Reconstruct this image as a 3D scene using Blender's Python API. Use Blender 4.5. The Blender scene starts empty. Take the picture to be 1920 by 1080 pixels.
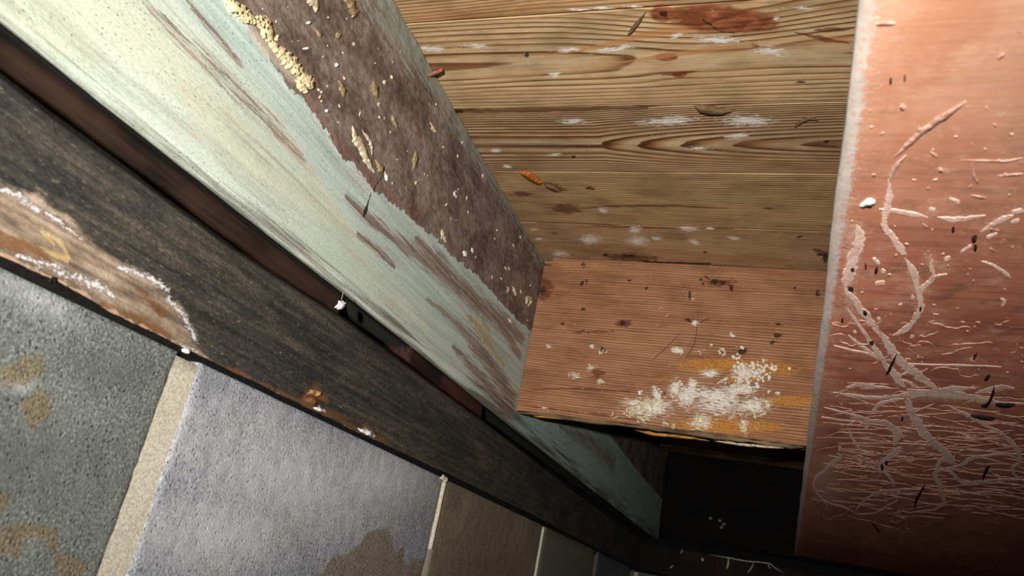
import bpy, math, random
import numpy as np
from mathutils import Matrix

sc = bpy.context.scene
COL = sc.collection
rng = random.Random(7)

# ------------------------------------------------------------------ camera, world, light, exposure
H = 0.62                                        # height of the lens above the dirt floor
F = 1462.25                                     # focal length in pixels of the 1920 wide frame
R = np.array([[0.93380898, 0.30282439, 0.19052081],
              [0.06010445, 0.3921687, -0.91792765],
              [-0.35268718, 0.86862023, 0.34800957]])      # world -> camera (x right, y down, z forward)
cam = bpy.data.cameras.new('camera')
cam.sensor_width = 36.0
cam.lens = F / 1920 * 36.0
cam.clip_start = 0.01
cam.dof.use_dof = True
cam.dof.focus_distance = 0.85
cam.dof.aperture_fstop = 13.0
camo = bpy.data.objects.new('camera', cam)
COL.objects.link(camo)
camo.matrix_world = Matrix(((R[0, 0], -R[1, 0], -R[2, 0], 0), (R[0, 1], -R[1, 1], -R[2, 1], 0),
                            (R[0, 2], -R[1, 2], -R[2, 2], H), (0, 0, 0, 1)))
sc.camera = camo

world = bpy.data.worlds.new('crawl_space_dark')
sc.world = world
world.use_nodes = True
world.node_tree.nodes['Background'].inputs[0].default_value = (0.5, 0.55, 0.6, 1)
world.node_tree.nodes['Background'].inputs[1].default_value = 0.004

# the photographer's torch, held just behind the lens: a narrow hot spot inside a wide spill
def torch(name, energy, angle, pos=(-.015, -.25, -.008), aim=(-.294, .905, .309)):
    l = bpy.data.lights.new(name, 'SPOT')
    l.energy = energy; l.spot_size = math.radians(angle); l.spot_blend = 1.0; l.shadow_soft_size = .010
    l.color = (1.0, .97, .93)
    o = bpy.data.objects.new(name, l); COL.objects.link(o)
    z = -np.array(aim) / np.linalg.norm(aim)
    x = np.cross([0, 0, 1.0], z); x /= np.linalg.norm(x); y = np.cross(z, x)
    o.matrix_world = Matrix(((x[0], y[0], z[0], pos[0]), (x[1], y[1], z[1], pos[1]), (x[2], y[2], z[2], pos[2] + H), (0, 0, 0, 1)))


torch('torch_beam', 54.0, 70)
torch('torch_spill', 19.0, 116)
sc.view_settings.view_transform = 'Standard'
sc.view_settings.look = 'None'
sc.view_settings.exposure = 0.0
sc.view_settings.gamma = 1.0
sc.view_settings.use_curve_mapping = False


# ------------------------------------------------------------------ geometry helpers
def at(p, ax, val):
    """the point of the plane ax = val that the photograph shows at pixel p (camera-relative metres)"""
    q = R.T @ np.array([(p[0] - 960) / F, (p[1] - 540) / F, 1.0])
    return q * val / q['XYZ'.index(ax)]


def _hash(i, j, k, s):
    h = (i.astype(np.int64) * 374761393 + j.astype(np.int64) * 668265263 + k.astype(np.int64) * 2147483647 + s * 974634211) & 0xffffffff
    h = ((h ^ (h >> 13)) * 1274126177) & 0xffffffff
    h = ((h ^ (h >> 16)) * 2246822519) & 0xffffffff
    return ((h ^ (h >> 15)) & 0xffff) / 65535.0


def vnoise(P, s=0):
    i = np.floor(P).astype(np.int64); f = P - i; f = f * f * (3 - 2 * f)
    o = 0
    for a in (0, 1):
        for b in (0, 1):
            for c in (0, 1):
                w = (f[:, 0] if a else 1 - f[:, 0]) * (f[:, 1] if b else 1 - f[:, 1]) * (f[:, 2] if c else 1 - f[:, 2])
                o = o + w * _hash(i[:, 0] + a, i[:, 1] + b, i[:, 2] + c, s)
    return o


def fbm(P, scale, octs=3, s=0):
    P = P * np.array(scale, float) + 17.3
    o = 0; amp = .5; tot = 0
    for k in range(octs):
        o = o + amp * vnoise(P * 2.0 ** k, s + k * 7); tot += amp; amp *= .55
    return o / tot - .5


def steps(a, b, s, near=.35):
    """sample positions from a to b whose spacing grows with distance from the lens"""
    t = [a]
    while t[-1] < b:
        t.append(t[-1] + s * (near + abs(t[-1])))
    t[-1] = b
    return np.array(t)


def mesh_np(name, V, quads, mat, parent=None, attrs=None, tris=None, ngons=None, smooth=True, base=None):
    V = np.asarray(V, float)
    base = np.array(V.mean(0) if base is None else base, float)
    me = bpy.data.meshes.new(name)
    polys = []
    loops = []; starts = []; n = 0
    quads = np.zeros((0, 4), int) if quads is None else np.asarray(quads)
    loops.append(quads.ravel()); starts.append(np.arange(len(quads)) * 4); n = quads.size
    if tris is not None and len(tris):
        tris = np.asarray(tris); loops.append(tris.ravel()); starts.append(n + np.arange(len(tris)) * 3); n += tris.size
    for g in (ngons or []):
        loops.append(np.asarray(g)); starts.append(np.array([n])); n += len(g)
    loops = np.concatenate(loops).astype(np.int32); starts = np.concatenate(starts).astype(np.int32)
    me.vertices.add(len(V)); me.vertices.foreach_set('co', (V - base).astype(np.float32).ravel())
    me.loops.add(len(loops)); me.loops.foreach_set('vertex_index', loops)
    me.polygons.add(len(starts)); me.polygons.foreach_set('loop_start', starts)
    me.update(calc_edges=True); me.validate()
    me.polygons.foreach_set('use_smooth', np.full(len(me.polygons), smooth))
    a = me.attributes.new('wp', 'FLOAT_VECTOR', 'POINT'); a.data.foreach_set('vector', V.astype(np.float32).ravel())
    for k, v in (attrs or {}).items():
        a = me.attributes.new(k, 'FLOAT', 'POINT'); a.data.foreach_set('value', np.asarray(v, np.float32))
    me.materials.append(mat)
    o = bpy.data.objects.new(name, me)
    COL.objects.link(o)
    loc = base + np.array([0, 0, H])
    if parent is not None:
        o.parent = parent
        loc = loc - np.array(parent['_b'])
    o.location = loc
    o['_b'] = [float(x) for x in base + np.array([0, 0, H])]
    return o


def empty(name, base):
    o = bpy.data.objects.new(name, None); COL.objects.link(o)
    b = np.array(base, float) + np.array([0, 0, H])
    o.location = b; o['_b'] = [float(x) for x in b]; o.empty_display_size = .05
    return o


def tag(o, label=None, cat=None, group=None, kind=None):
    for k, v in (('label', label), ('category', cat), ('group', group), ('kind', kind)):
        if v: o[k] = v
    return o


def volume_sign(V, q):
    a, b, c, d = (V[q[:, k]] for k in range(4))
    ctr = V.mean(0)
    return np.einsum('ij,ij->i', (a + c) / 2 - ctr, np.cross(c - a, d - b)).sum()


def sweep(ax, ts, corners, nsub):
    """ring of corner points (per sample) swept along an axis; every side cut into nsub[j] strips"""
    ts = np.asarray(ts, float); nt = len(ts)
    C = np.asarray(corners, float)
    if C.ndim == 2: C = np.repeat(C[None], nt, 0)
    k = C.shape[1]
    ring = []; eid = []
    for j in range(k):
        A, B = C[:, j], C[:, (j + 1) % k]
        for i in range(nsub[j]):
            ring.append(A + (B - A) * (i / nsub[j])); eid.append(j)
    ring = np.stack(ring, 1); ns = ring.shape[1]; eid = np.array(eid)
    V = np.zeros((nt, ns, 3))
    if ax == 'Y': V[..., 0] = ring[..., 0]; V[..., 1] = ts[:, None]; V[..., 2] = ring[..., 1]
    if ax == 'X': V[..., 1] = ring[..., 0]; V[..., 0] = ts[:, None]; V[..., 2] = ring[..., 1]
    if ax == 'Z': V[..., 0] = ring[..., 0]; V[..., 2] = ts[:, None]; V[..., 1] = ring[..., 1]
    idx = np.arange(nt * ns).reshape(nt, ns)
    nx = np.roll(idx, -1, 1)
    q = np.stack([idx[:-1], nx[:-1], nx[1:], idx[1:]], -1).reshape(-1, 4)
    V = V.reshape(-1, 3)
    caps = [list(idx[0][::-1]), list(idx[-1])]
    if volume_sign(V, q) < 0:
        q = q[:, ::-1]; caps = [c[::-1] for c in caps]
    return V, q, caps, np.tile(eid, nt), ns


# signed painting of stains on a surface; every field is 0.5 on the outline of the stain
def blob(Q, c, rx, ry, ang=0.0):
    d = Q - np.asarray(c, float); ca, sa = math.cos(ang), math.sin(ang)
    u = (d[:, 0] * ca + d[:, 1] * sa) / rx; v = (-d[:, 0] * sa + d[:, 1] * ca) / ry
    return np.clip(1 - .5 * np.sqrt(u * u + v * v), 0, 1)


def stroke(Q, pts, r):
    """field around a polyline; r = radius per point or one radius"""
    pts = np.asarray(pts, float); r = np.broadcast_to(np.asarray(r, float), (len(pts),))
    out = np.zeros(len(Q)); m = 2.2 * r.max()
    sel = np.where(((Q > pts.min(0) - m) & (Q < pts.max(0) + m)).all(1))[0]
    if not len(sel): return out
    q = Q[sel]; best = np.full(len(q), 9.0)
    for a, b, ra, rb in zip(pts[:-1], pts[1:], r[:-1], r[1:]):
        d = b - a; t = np.clip(((q - a) @ d) / (d @ d + 1e-12), 0, 1)
        best = np.minimum(best, np.linalg.norm(q - a - t[:, None] * d, axis=1) / (ra + (rb - ra) * t))
    out[sel] = np.clip(1 - .5 * best, 0, 1)
    return out


def big(*f):
    o = f[0]
    for x in f[1:]: o = np.maximum(o, x)
    return o


def px2(pts, ax, val, dims):
    return np.array([at(p, ax, val)[list(dims)] for p in pts])


# ------------------------------------------------------------------ material helpers
def lin(h):
    h = h.lstrip('#'); c = [int(h[i:i + 2], 16) / 255 for i in (0, 2, 4)]
    return tuple((x / 12.92 if x <= .04045 else ((x + .055) / 1.055) ** 2.4) for x in c) + (1,)


class Mat:
    def __init__(s, name):
        s.m = bpy.data.materials.new(name); s.m.use_nodes = True
        s.t = s.m.node_tree; s.b = s.t.nodes['Principled BSDF']
        s.b.inputs['Specular IOR Level'].default_value = .2
        s.v = s.n('ShaderNodeAttribute', attribute_name='wp').outputs['Vector']

    def n(s, kind, **kw):
        x = s.t.nodes.new(kind)
        for k, v in kw.items(): setattr(x, k, v)
        return x

    def put(s, sock, v):
        if hasattr(v, 'links'): s.t.links.new(v, sock)
        else: sock.default_value = v

    def math(s, op, a, b=0.0, c=None, clamp=False):
        x = s.n('ShaderNodeMath', operation=op, use_clamp=clamp)
        s.put(x.inputs[0], a); s.put(x.inputs[1], b)
        if c is not None: s.put(x.inputs[2], c)
        return x.outputs[0]

    def attr(s, name): return s.n('ShaderNodeAttribute', attribute_name=name).outputs['Fac']

    def scaled(s, sx, sy, sz, off=(0, 0, 0)):
        x = s.n('ShaderNodeMapping'); s.put(x.inputs[0], s.v)
        x.inputs['Scale'].default_value = (sx, sy, sz); x.inputs['Location'].default_value = off
        return x.outputs[0]

    def noise(s, sc=(1, 1, 1), det=3.0, rough=.55, off=(0, 0, 0), dist=0.0):
        x = s.n('ShaderNodeTexNoise'); s.put(x.inputs['Vector'], s.scaled(*sc, off=off))
        x.inputs['Scale'].default_value = 1.0; x.inputs['Detail'].default_value = det
        x.inputs['Roughness'].default_value = rough; x.inputs['Distortion'].default_value = dist
        return x.outputs['Fac']

    def voro(s, sc, off=(0, 0, 0), feature='F1'):
        x = s.n('ShaderNodeTexVoronoi', feature=feature); s.put(x.inputs['Vector'], s.scaled(*sc, off=off))
        x.inputs['Scale'].default_value = 1.0
        return x.outputs['Distance']

    def step(s, x, lo, hi):
        m = s.n('ShaderNodeMapRange', interpolation_type='SMOOTHSTEP'); s.put(m.inputs['Value'], x)
        m.inputs['From Min'].default_value = lo; m.inputs['From Max'].default_value = hi
        return m.outputs['Result']

    def mix(s, a, b, f, mode='MIX'):
        x = s.n('ShaderNodeMix', data_type='RGBA', blend_type=mode)
        s.put(x.inputs['Factor'], f)
        ia = [i for i in x.inputs if i.name == 'A' and i.type == 'RGBA'][0]; ib = [i for i in x.inputs if i.name == 'B' and i.type == 'RGBA'][0]
        s.put(ia, a); s.put(ib, b)
        return [o for o in x.outputs if o.type == 'RGBA'][0]

    def ramp(s, f, stops):
        x = s.n('ShaderNodeValToRGB'); s.put(x.inputs[0], f); e = x.color_ramp.elements
        while len(e) < len(stops): e.new(.5)
        for el, (p, c) in zip(e, stops): el.position = p; el.color = lin(c) if isinstance(c, str) else c
        return x.outputs[0]

    def rough_mask(s, name, noise, amt, lo=.42, hi=.58):
        """a painted outline broken up by a noise finer than the mesh"""
        a = s.attr(name)
        near = s.math('MULTIPLY', a, 4.0, clamp=True)
        return s.step(s.math('MULTIPLY_ADD', s.math('SUBTRACT', noise, .5), s.mul(near, amt * 2.2), a), lo, hi)

    def mul(s, a, b): return s.math('MULTIPLY', a, b)

    def done(s, col, rough=.8, height=None, bump=.3, dist=.002):
        s.put(s.b.inputs['Base Color'], col); s.put(s.b.inputs['Roughness'], rough)
        if height is not None:
            x = s.n('ShaderNodeBump'); x.inputs['Strength'].default_value = bump; x.inputs['Distance'].default_value = dist
            s.put(x.inputs['Height'], height); s.t.links.new(x.outputs[0], s.b.inputs['Normal'])
        return s.m


def rings(M, L, A, a0, h0, t, l0, freq, k2=0.0, hmax=9.0, warp=.010, wsc=(2.5, 10), knots=(), jit=.9, seed=0.0):
    """growth-ring counter of a sawn board: L runs along the grain (0 = x, 1 = y), A across the face"""
    sep = M.n('ShaderNodeSeparateXYZ'); M.put(sep.inputs[0], M.v)
    l, a = sep.outputs[L], sep.outputs[A]
    sv = [1.0, 1.0, 1.0]; sv[L] = wsc[0]; sv[A] = wsc[1]
    w = M.noise(sv, 2.0, off=(seed, seed * 2, seed))
    aa = M.math('MULTIPLY_ADD', M.math('SUBTRACT', w, .5), warp * 2, M.math('SUBTRACT', a, a0))
    h = M.math('MULTIPLY_ADD', M.math('SUBTRACT', l, l0), t, h0)
    h = M.math('MINIMUM', h, hmax)
    r = M.math('SQRT', M.math('ADD', M.mul(aa, aa), M.mul(h, h)))
    c = M.mul(r, freq)
    if k2: c = M.math('MULTIPLY_ADD', M.mul(r, r), k2, c)
    for (kl, ka, rl, ra, s) in knots:
        u = M.math('DIVIDE', M.math('SUBTRACT', l, kl), rl); v = M.math('DIVIDE', M.math('SUBTRACT', a, ka), ra)
        g = M.math('EXPONENT', M.math('MULTIPLY', M.math('ADD', M.mul(u, u), M.mul(v, v)), -1.0))
        c = M.math('MULTIPLY_ADD', g, s, c)
    sv2 = [1.0, 1.0, 1.0]; sv2[L] = 1.0; sv2[A] = 55.0
    c = M.math('MULTIPLY_ADD', M.noise(sv2, 2.0, off=(3 + seed, 1, seed)), jit, c)
    return M.math('FRACT', c)


def pine(name, L, A, ringkw, early='#c79c66', mid='#b5824d', late='#7a4a26', tint='#a8763f', band=.66, stain=.5):
    M = Mat(name)
    fr = rings(M, L, A, **ringkw)
    ring = M.ramp(fr, [(0.0, early), (band - .24, early), (band, mid), (band + (1 - band) * .5, late), (.94, late), (1.0, early)])
    s1 = [40.0] * 3; s1[L] = 3.0; s2 = [900.0] * 3; s2[L] = 14.0
    big_n = M.noise(s1, 3.0, off=(ringkw.get('seed', 0), 4, 2)); fib = M.noise(s2, 2.0, .6)
    col = M.mix(ring, lin(tint), M.mul(M.step(big_n, .42, .7), .55))
    lowf = M.noise((6, 9, 9), 3.0, off=(ringkw.get('seed', 0) * 3, 0, 0))
    col = M.mix(col, lin('#8b7350'), M.mul(M.step(lowf, .5, .75), stain))
    col = M.mix(col, M.ramp(fib, [(.34, '#989898'), (.56, '#ffffff')]), .5, 'MULTIPLY')
    cloud = M.noise((14, 30, 30), 4.0, .65, off=(1, 8, ringkw.get('seed', 0)))
    col = M.mix(col, M.ramp(cloud, [(.34, '#b5aca0'), (.56, '#ffffff')]), .55, 'MULTIPLY')
    # amber heartwood and knots
    kn = M.noise((60, 140, 140), 3.0)
    am = M.rough_mask('amber', kn, .16, .40, .60)
    acol = M.ramp(M.noise((45, 130, 130), 4.0, .6, dist=.6), [(.34, '#5e2a18'), (.5, '#85452a'), (.66, '#a86b42')])
    col = M.mix(col, acol, M.mul(am, .93))
    tn = M.rough_mask('tan', M.noise((40, 260, 260), 3.0), .3, .40, .70)
    col = M.mix(col, lin('#bd8450'), M.mul(tn, .75))
    br = M.rough_mask('brown', M.noise((90, 200, 200), 3.0), .5, .35, .62)
    col = M.mix(col, lin('#5c301a'), M.mul(br, .75))
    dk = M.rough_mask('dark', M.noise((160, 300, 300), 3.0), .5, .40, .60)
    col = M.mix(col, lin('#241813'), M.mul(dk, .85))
    og = M.rough_mask('orange', M.noise((150, 260, 260), 4.0, .65), .55, .38, .62)
    col = M.mix(col, M.ramp(M.noise((300, 300, 300), 3), [(.35, '#a8651a'), (.65, '#d99a35')]), M.mul(og, .58))
    # white lime / paint smears and specks
    wn = M.noise((90, 560, 560) if L == 0 else (560, 90, 560), 5.0, .8)
    wh = M.rough_mask('white', wn, 1.2, .58, .80)
    speck = M.mul(M.step(M.voro((110, 170, 170)), .13, .05), M.step(M.noise((25, 40, 40), 2.0, off=(5, 5, 5)), .50, .62))
    wh = M.math('MAXIMUM', wh, M.mul(speck, .8))
    col = M.mix(col, lin('#ece7dc'), M.mul(wh, .9))
    blk = M.mul(M.step(M.voro((150, 190, 190), off=(7, 3, 1)), .12, .06), M.step(M.noise((30, 30, 30), 2.0, off=(9, 1, 4)), .58, .66))
    col = M.mix(col, lin('#1d1511'), M.mul(blk, .85))
    hgt = M.math('ADD', M.mul(M.step(fr, .6, .9), .5), M.math('MULTIPLY_ADD', fib, .5, M.mul(wh, 1.2)))
    rough = M.math('SUBTRACT', .72, M.mul(am, .3))
    return M.done(col, rough, hgt, .35, .0012)


def concrete(name, base, dark, light, tint=.5, seed=0.0):
    M = Mat(name)
    g1 = M.noise((520, 520, 520), 4.0, .75, off=(seed, 0, 0)); g2 = M.noise((60, 60, 60), 3.0, off=(0, seed, 0)); g3 = M.noise((9, 9, 9), 3.0, off=(seed, 3, 0))
    g4 = M.noise((1100, 1100, 1100), 2.0, .6)
    col = M.ramp(g1, [(.36, dark), (.5, base), (.64, light)])
    col = M.mix(col, lin(dark), M.mul(M.step(g2, .54, .74), .18))
    col = M.mix(col, lin(light), M.mul(M.step(g3, .50, .70), tint))
    col = M.mix(col, M.ramp(g4, [(.35, '#8c8c8c'), (.65, '#ffffff')]), .6, 'MULTIPLY')
    dk = M.rough_mask('dark', M.noise((70, 70, 70), 5.0, .7), .35, .25, 1.0)
    col = M.mix(col, lin(dark), M.mul(dk, .85))
    pit = M.step(M.voro((240, 240, 240), off=(2, seed, 3)), .26, .12)
    col = M.mix(col, lin('#30302f'), M.mul(M.mul(pit, M.step(g2, .42, .58)), .75))
    lt = M.rough_mask('light', M.noise((90, 90, 90), 5.0, .7), .35, .25, 1.0)
    col = M.mix(col, M.mix(lin(light), lin('#c9c9c9'), g1), M.mul(lt, .6))
    bn = M.rough_mask('brown', M.noise((120, 120, 120), 5.0, .7), .42, .42, .60)
    bcol = M.mix(lin('#4c4230'), lin('#857553'), M.step(g1, .35, .65))
    col = M.mix(col, bcol, M.mul(bn, .70))
    h = M.math('ADD', M.mul(g1, .8), M.math('MULTIPLY_ADD', pit, -.8, M.mul(g4, .4)))
    return M.done(col, .9, h, .75, .0016)


def plain(name, c1, c2, sc=(300, 300, 300), rough=.8, bump=.5, dist=.001):
    M = Mat(name)
    n = M.noise(sc, 4.0, .6)
    return M.done(M.mix(lin(c1), lin(c2), M.step(n, .35, .65)), rough, n, bump, dist)


# ------------------------------------------------------------------ positions of the main planes (camera-relative)
XW, XR, ZC, YB, ZB, ZJ, YE = -.377, -.439, .547, 1.207, .265, .240, 2.17


def pell(Q, p, rx, ry, ax, val, dims, ang=0.0):
    """ellipse seen at pixel p with half-axes rx, ry, laid on its plane"""
    d = list(dims); ca, sa = math.cos(ang), math.sin(ang)
    c = at(p, ax, val)[d]
    u = at((p[0] + rx * ca, p[1] + rx * sa), ax, val)[d] - c; v = at((p[0] - ry * sa, p[1] + ry * ca), ax, val)[d] - c
    inv = np.linalg.inv(np.stack([u, v], 1)); w = (Q - c) @ inv.T
    return np.clip(1 - .5 * np.hypot(w[:, 0], w[:, 1]), 0, 1)


def pstroke(Q, pts, r, ax, val, dims):
    d = list(dims); c = px2(pts, ax, val, d)
    r = np.broadcast_to(np.asarray(r, float), (len(pts),)); rr = []
    for p, a in zip(pts, r):
        u = at((p[0] + 2, p[1]), ax, val)[d] - at(p, ax, val)[d]; v = at((p[0], p[1] + 2), ax, val)[d] - at(p, ax, val)[d]
        rr.append(a * math.sqrt(abs(u[0] * v[1] - u[1] * v[0])) / 2)
    return stroke(Q, c, rr)


def catmull(P, n):
    P = np.asarray(P, float)
    Q = np.vstack([2 * P[0] - P[1], P, 2 * P[-1] - P[-2]]); out = []
    for i in range(1, len(Q) - 2):
        t = np.linspace(0, 1, n, endpoint=False)[:, None]
        a, b, c, d = Q[i - 1:i + 3]
        out.append(.5 * (2 * b + (c - a) * t + (2 * a - 5 * b + 4 * c - d) * t ** 2 + (3 * b - 3 * c + d - a) * t ** 3))
    return np.vstack(out + [P[-1:]])


def ribbon(pts, w, ax, val, out, hgt, jag=.12, n=6, seed=0, sink=.0004, taper=4.0):
    """flat strand lying on a plane: pixel path, pixel widths, real height; returns verts, quads, end caps"""
    w = np.broadcast_to(np.asarray(w, float), (len(pts),))
    P = catmull(np.column_stack([np.asarray(pts, float), w]), n)
    C, W = P[:, :2], P[:, 2]
    u = np.linspace(0, 1, len(C))
    if taper: W = W * np.clip(np.minimum(u, 1 - u) * taper, .02, 1) ** .6
    surf = val if callable(val) else None
    def on(p):
        if surf is None: return at(p, ax, val)
        q = at(p, ax, surf(None))
        for _ in range(3): q = at(p, ax, surf(q))
        return q
    T = np.gradient(C, axis=0); T /= np.linalg.norm(T, axis=1)[:, None] + 1e-9
    N = np.column_stack([-T[:, 1], T[:, 0]])
    s = np.arange(len(C)) * 1.0
    n1 = fbm(np.column_stack([s * .45, s * 0 + seed, s * 0]), 1, 2, seed); n2 = fbm(np.column_stack([s * .45, s * 0 + seed + 50, s * 0]), 1, 2, seed + 3)
    a = C + N * (W * (.5 + 2 * jag * n1))[:, None]; b = C - N * (W * (.5 + 2 * jag * n2))[:, None]
    o = np.array(out, float); V = []
    for k in range(len(C)):
        e0, e1 = on(a[k]), on(b[k]); d = e1 - e0
        h = min(hgt, .35 * np.linalg.norm(d))
        V += [e0 - o * sink, e0 + d * .10 + o * h * .85, e0 + d * .52 + o * h, e0 + d * .90 + o * h * .85, e1 - o * sink]
    V = np.array(V); m = len(C)
    idx = np.arange(m * 5).reshape(m, 5); nx = np.roll(idx, -1, 1)
    q = np.stack([idx[:-1], nx[:-1], nx[1:], idx[1:]], -1).reshape(-1, 4)
    caps = [list(idx[0][::-1]), list(idx[-1])]
    if volume_sign(V, q) < 0: q = q[:, ::-1]; caps = [c[::-1] for c in caps]
    return V, q, caps


def join(parts):
    V = []; q = []; caps = []; n = 0
    for v, qq, cc in parts:
        V.append(v); q.append(np.asarray(qq) + n); caps += [[i + n for i in c] for c in cc]; n += len(v)
    return np.vstack(V), np.vstack(q), caps


_t = (1 + 5 ** .5) / 2
ICO_V = np.array([(-1, _t, 0), (1, _t, 0), (-1, -_t, 0), (1, -_t, 0), (0, -1, _t), (0, 1, _t), (0, -1, -_t), (0, 1, -_t), (_t, 0, -1), (_t, 0, 1), (-_t, 0, -1), (-_t, 0, 1)], float)
ICO_V /= np.linalg.norm(ICO_V[0])
ICO_F = [(0, 11, 5), (0, 5, 1), (0, 1, 7), (0, 7, 10), (0, 10, 11), (1, 5, 9), (5, 11, 4), (11, 10, 2), (10, 7, 6), (7, 1, 8), (3, 9, 4), (3, 4, 2), (3, 2, 6), (3, 6, 8), (3, 8, 9), (4, 9, 5), (2, 4, 11), (6, 2, 10), (8, 6, 7), (9, 8, 1)]


def subdiv(V, Fc):
    V = list(map(tuple, V)); cache = {}; out = []
    def mid(a, b):
        k = (min(a, b), max(a, b))
        if k not in cache:
            m = (np.array(V[a]) + np.array(V[b])) / 2; V.append(tuple(m / np.linalg.norm(m))); cache[k] = len(V) - 1
        return cache[k]
    for a, b, c in Fc:
        x, y, z = mid(a, b), mid(b, c), mid(c, a)
        out += [(a, x, z), (b, y, x), (c, z, y), (x, y, z)]
    return np.array(V), np.array(out)


ICO2 = subdiv(ICO_V, ICO_F)


def balls(items, lump=.35, seed=0):
    """many small lumpy nodules as one mesh: items = (centre, radii vector)"""
    V = []; Tn = []; n = 0
    for k, (c, r) in enumerate(items):
        v = ICO2[0] * (1 + lump * fbm(ICO2[0] * 1.6 + k * 3.1, 1, 2, seed)[:, None] * 2) * np.asarray(r, float) + np.asarray(c, float)
        V.append(v); Tn.append(ICO2[1] + n); n += len(v)
    return np.vstack(V), np.vstack(Tn)


# ================================================================== SETTING
dirt = plain('dirt', '#3d3429', '#5d5142', (60, 60, 60), .95, .8, .01)
g = np.linspace(0, 1, 40)
gx, gy = np.meshgrid(-.377 + g * 1.25, -.6 + g * 2.75)
P = np.column_stack([gx.ravel(), gy.ravel(), np.full(gx.size, -.60)])
P[:, 2] += .02 * fbm(P, (9, 9, 1), 3, 3)
idx = np.arange(1600).reshape(40, 40)
q = np.stack([idx[:-1, :-1], idx[:-1, 1:], idx[1:, 1:], idx[1:, :-1]], -1).reshape(-1, 4)
tag(mesh_np('floor', P, q, dirt, base=(.2, .8, -.6)), 'bare dirt ground of the crawl space', kind='structure')

# --- left wall: mortar core with separate concrete blocks
mortar = plain('mortar', '#99937f', '#c2bcab', (800, 800, 800), .9, .35, .001)
JT = [(-.497, -.48), (-.057, -.042), (.391, .4105), (.8425, .853), (1.268, 1.279), (1.686, 1.697), (2.12, 2.13)]
zt = .0962
V, q, c, e, _ = sweep('Y', steps(-.48, YE, .012), [(XW - .0012, -.58), (XW - .0012, zt - .002), (XW - .1, zt - .002), (XW - .1, -.58)], [60, 3, 3, 3])
V[e == 0, 0] += .0012 * fbm(V[e == 0], (60, 60, 60), 3, 5)
wall = tag(mesh_np('wall_left', V, q, mortar, ngons=c, base=(XW, .8, -.58)), 'crawl space wall of grey concrete blocks on the left', kind='structure')
CB = [concrete('block_mouldy', '#717570', '#4b4f4b', '#989c95', .25, 1.0), concrete('block_pale', '#909296', '#595b60', '#bcbec2', .2, 5.0),
      concrete('block_damp', '#7d705b', '#574c3c', '#9a8c74', .35, 9.0), concrete('block_grey_brown', '#7b7466', '#575044', '#968f80', .3, 12.0),  # second entry is plain grey-brown concrete
      concrete('block_blue', '#666b70', '#45494d', '#858b90', .3, 14.0)]
D = (1, 2)
for k in range(6):
    for row in range(3):
        y0, y1 = JT[k][1], JT[k + 1][0]
        z1 = zt - row * .225; z0 = z1 - .215
        if row == 1: y0 -= .22; y1 -= .22
        y1 = min(y1, YE - .001)
        main = row == 0
        if not main and k > 4: continue
        V, q, c, e, _ = sweep('Y', np.linspace(y0, y1, 150 if main and 0 < k < 4 else 24), [(XW, z0), (XW, z1), (XW - .09, z1), (XW - .09, z0)], [90 if main and 0 < k < 4 else 14, 2, 2, 2])
        f = e == 0
        edge = np.minimum.reduce([V[f, 1] - y0, y1 - V[f, 1], V[f, 2] - z0, z1 - V[f, 2]])
        V[f, 0] += .0014 * fbm(V[f], (30, 90, 90), 3, k) - .0022 * np.exp(-edge / .002)
        V[f & (V[:, 2] > z1 - .001), 2] += .0012 * fbm(V[f & (V[:, 2] > z1 - .001)], (1, 160, 1), 2, k)
        A = {}
        Q = V[:, [1, 2]]
        S = lambda p, rx, ry, an=0: pell(Q, p, rx, ry, 'X', XW, D, an)
        if main and k == 1:
            A['brown'] = big(S((45, 695), 40, 26, -.2), S((70, 765), 26, 36, .3), S((55, 995), 55, 16, .1), S((10, 1020), 34, 26), S((100, 1022), 14, 10), S((5, 940), 12, 18), S((135, 1065), 28, 20), S((115, 1045), 14, 10), S((290, 935), 0.1, .1))
            A['dark'] = big(S((60, 860), 230, 150, .2), S((220, 700), 120, 60)) * .75
            A['light'] = big(S((70, 560), 110, 34, .5), S((40, 720), 50, 18)) * .8
        if main and k == 2:
            A['light'] = big(S((560, 900), 190, 120, .3), S((700, 900), 110, 80), S((420, 1000), 150, 90)) * .95
            A['dark'] = big(S((400, 720), 90, 40, .4), S((600, 790), 160, 22, .5), S((820, 900), 24, 60)) * .55
            pts = px2([(580, 1100), (606, 1076), (620, 1046), (650, 1040), (680, 1012), (690, 998), (722, 990), (733, 1000), (742, 1040), (756, 1024), (760, 1062), (775, 1048), (782, 1055), (795, 1046), (808, 1030), (840, 1000)], 'X', XW, D)
            o = np.argsort(pts[:, 0]); zz = np.interp(Q[:, 0], pts[o, 0], pts[o, 1])
            A['brown'] = np.where(Q[:, 0] > pts[:, 0].min(), np.clip(.5 + (zz - Q[:, 1]) / .012, 0, 1), 0)
        if main and k == 3:
            A['dark'] = big(S((860, 930), 16, 60, .15), S((900, 1060), 60, 30)) * .7
        m = CB[{0: 0, 1: 0, 2: 1, 3: 2, 4: 3}.get(k, 4)] if main else CB[[0, 1, 3][(k + row) % 3]]
        if main and k == 4: m = CB[3]
        mesh_np('concrete_block', V, q, m, wall, A, ngons=c)
# beads of mortar squeezed out of the two narrow joints
for y, z0, z1 in ((.8475, .018, .0955), (1.2735, -.03, .094)):
    zs = np.linspace(z0, z1, 40); rad = .0034
    ring = np.array([[(XW - .0012 + .0035 * math.cos(a), y + rad * math.sin(a)) for a in np.linspace(-1.6, 1.6, 7)] for z in zs])
    V, q, c, e, _ = sweep('Z', zs, ring, [1] * 7)
    V[:, 1] += .0022 * fbm(V, (1, 1, 90), 3, 4)
    mesh_np('mortar_bead', V, q, mortar, wall, ngons=c)
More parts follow.
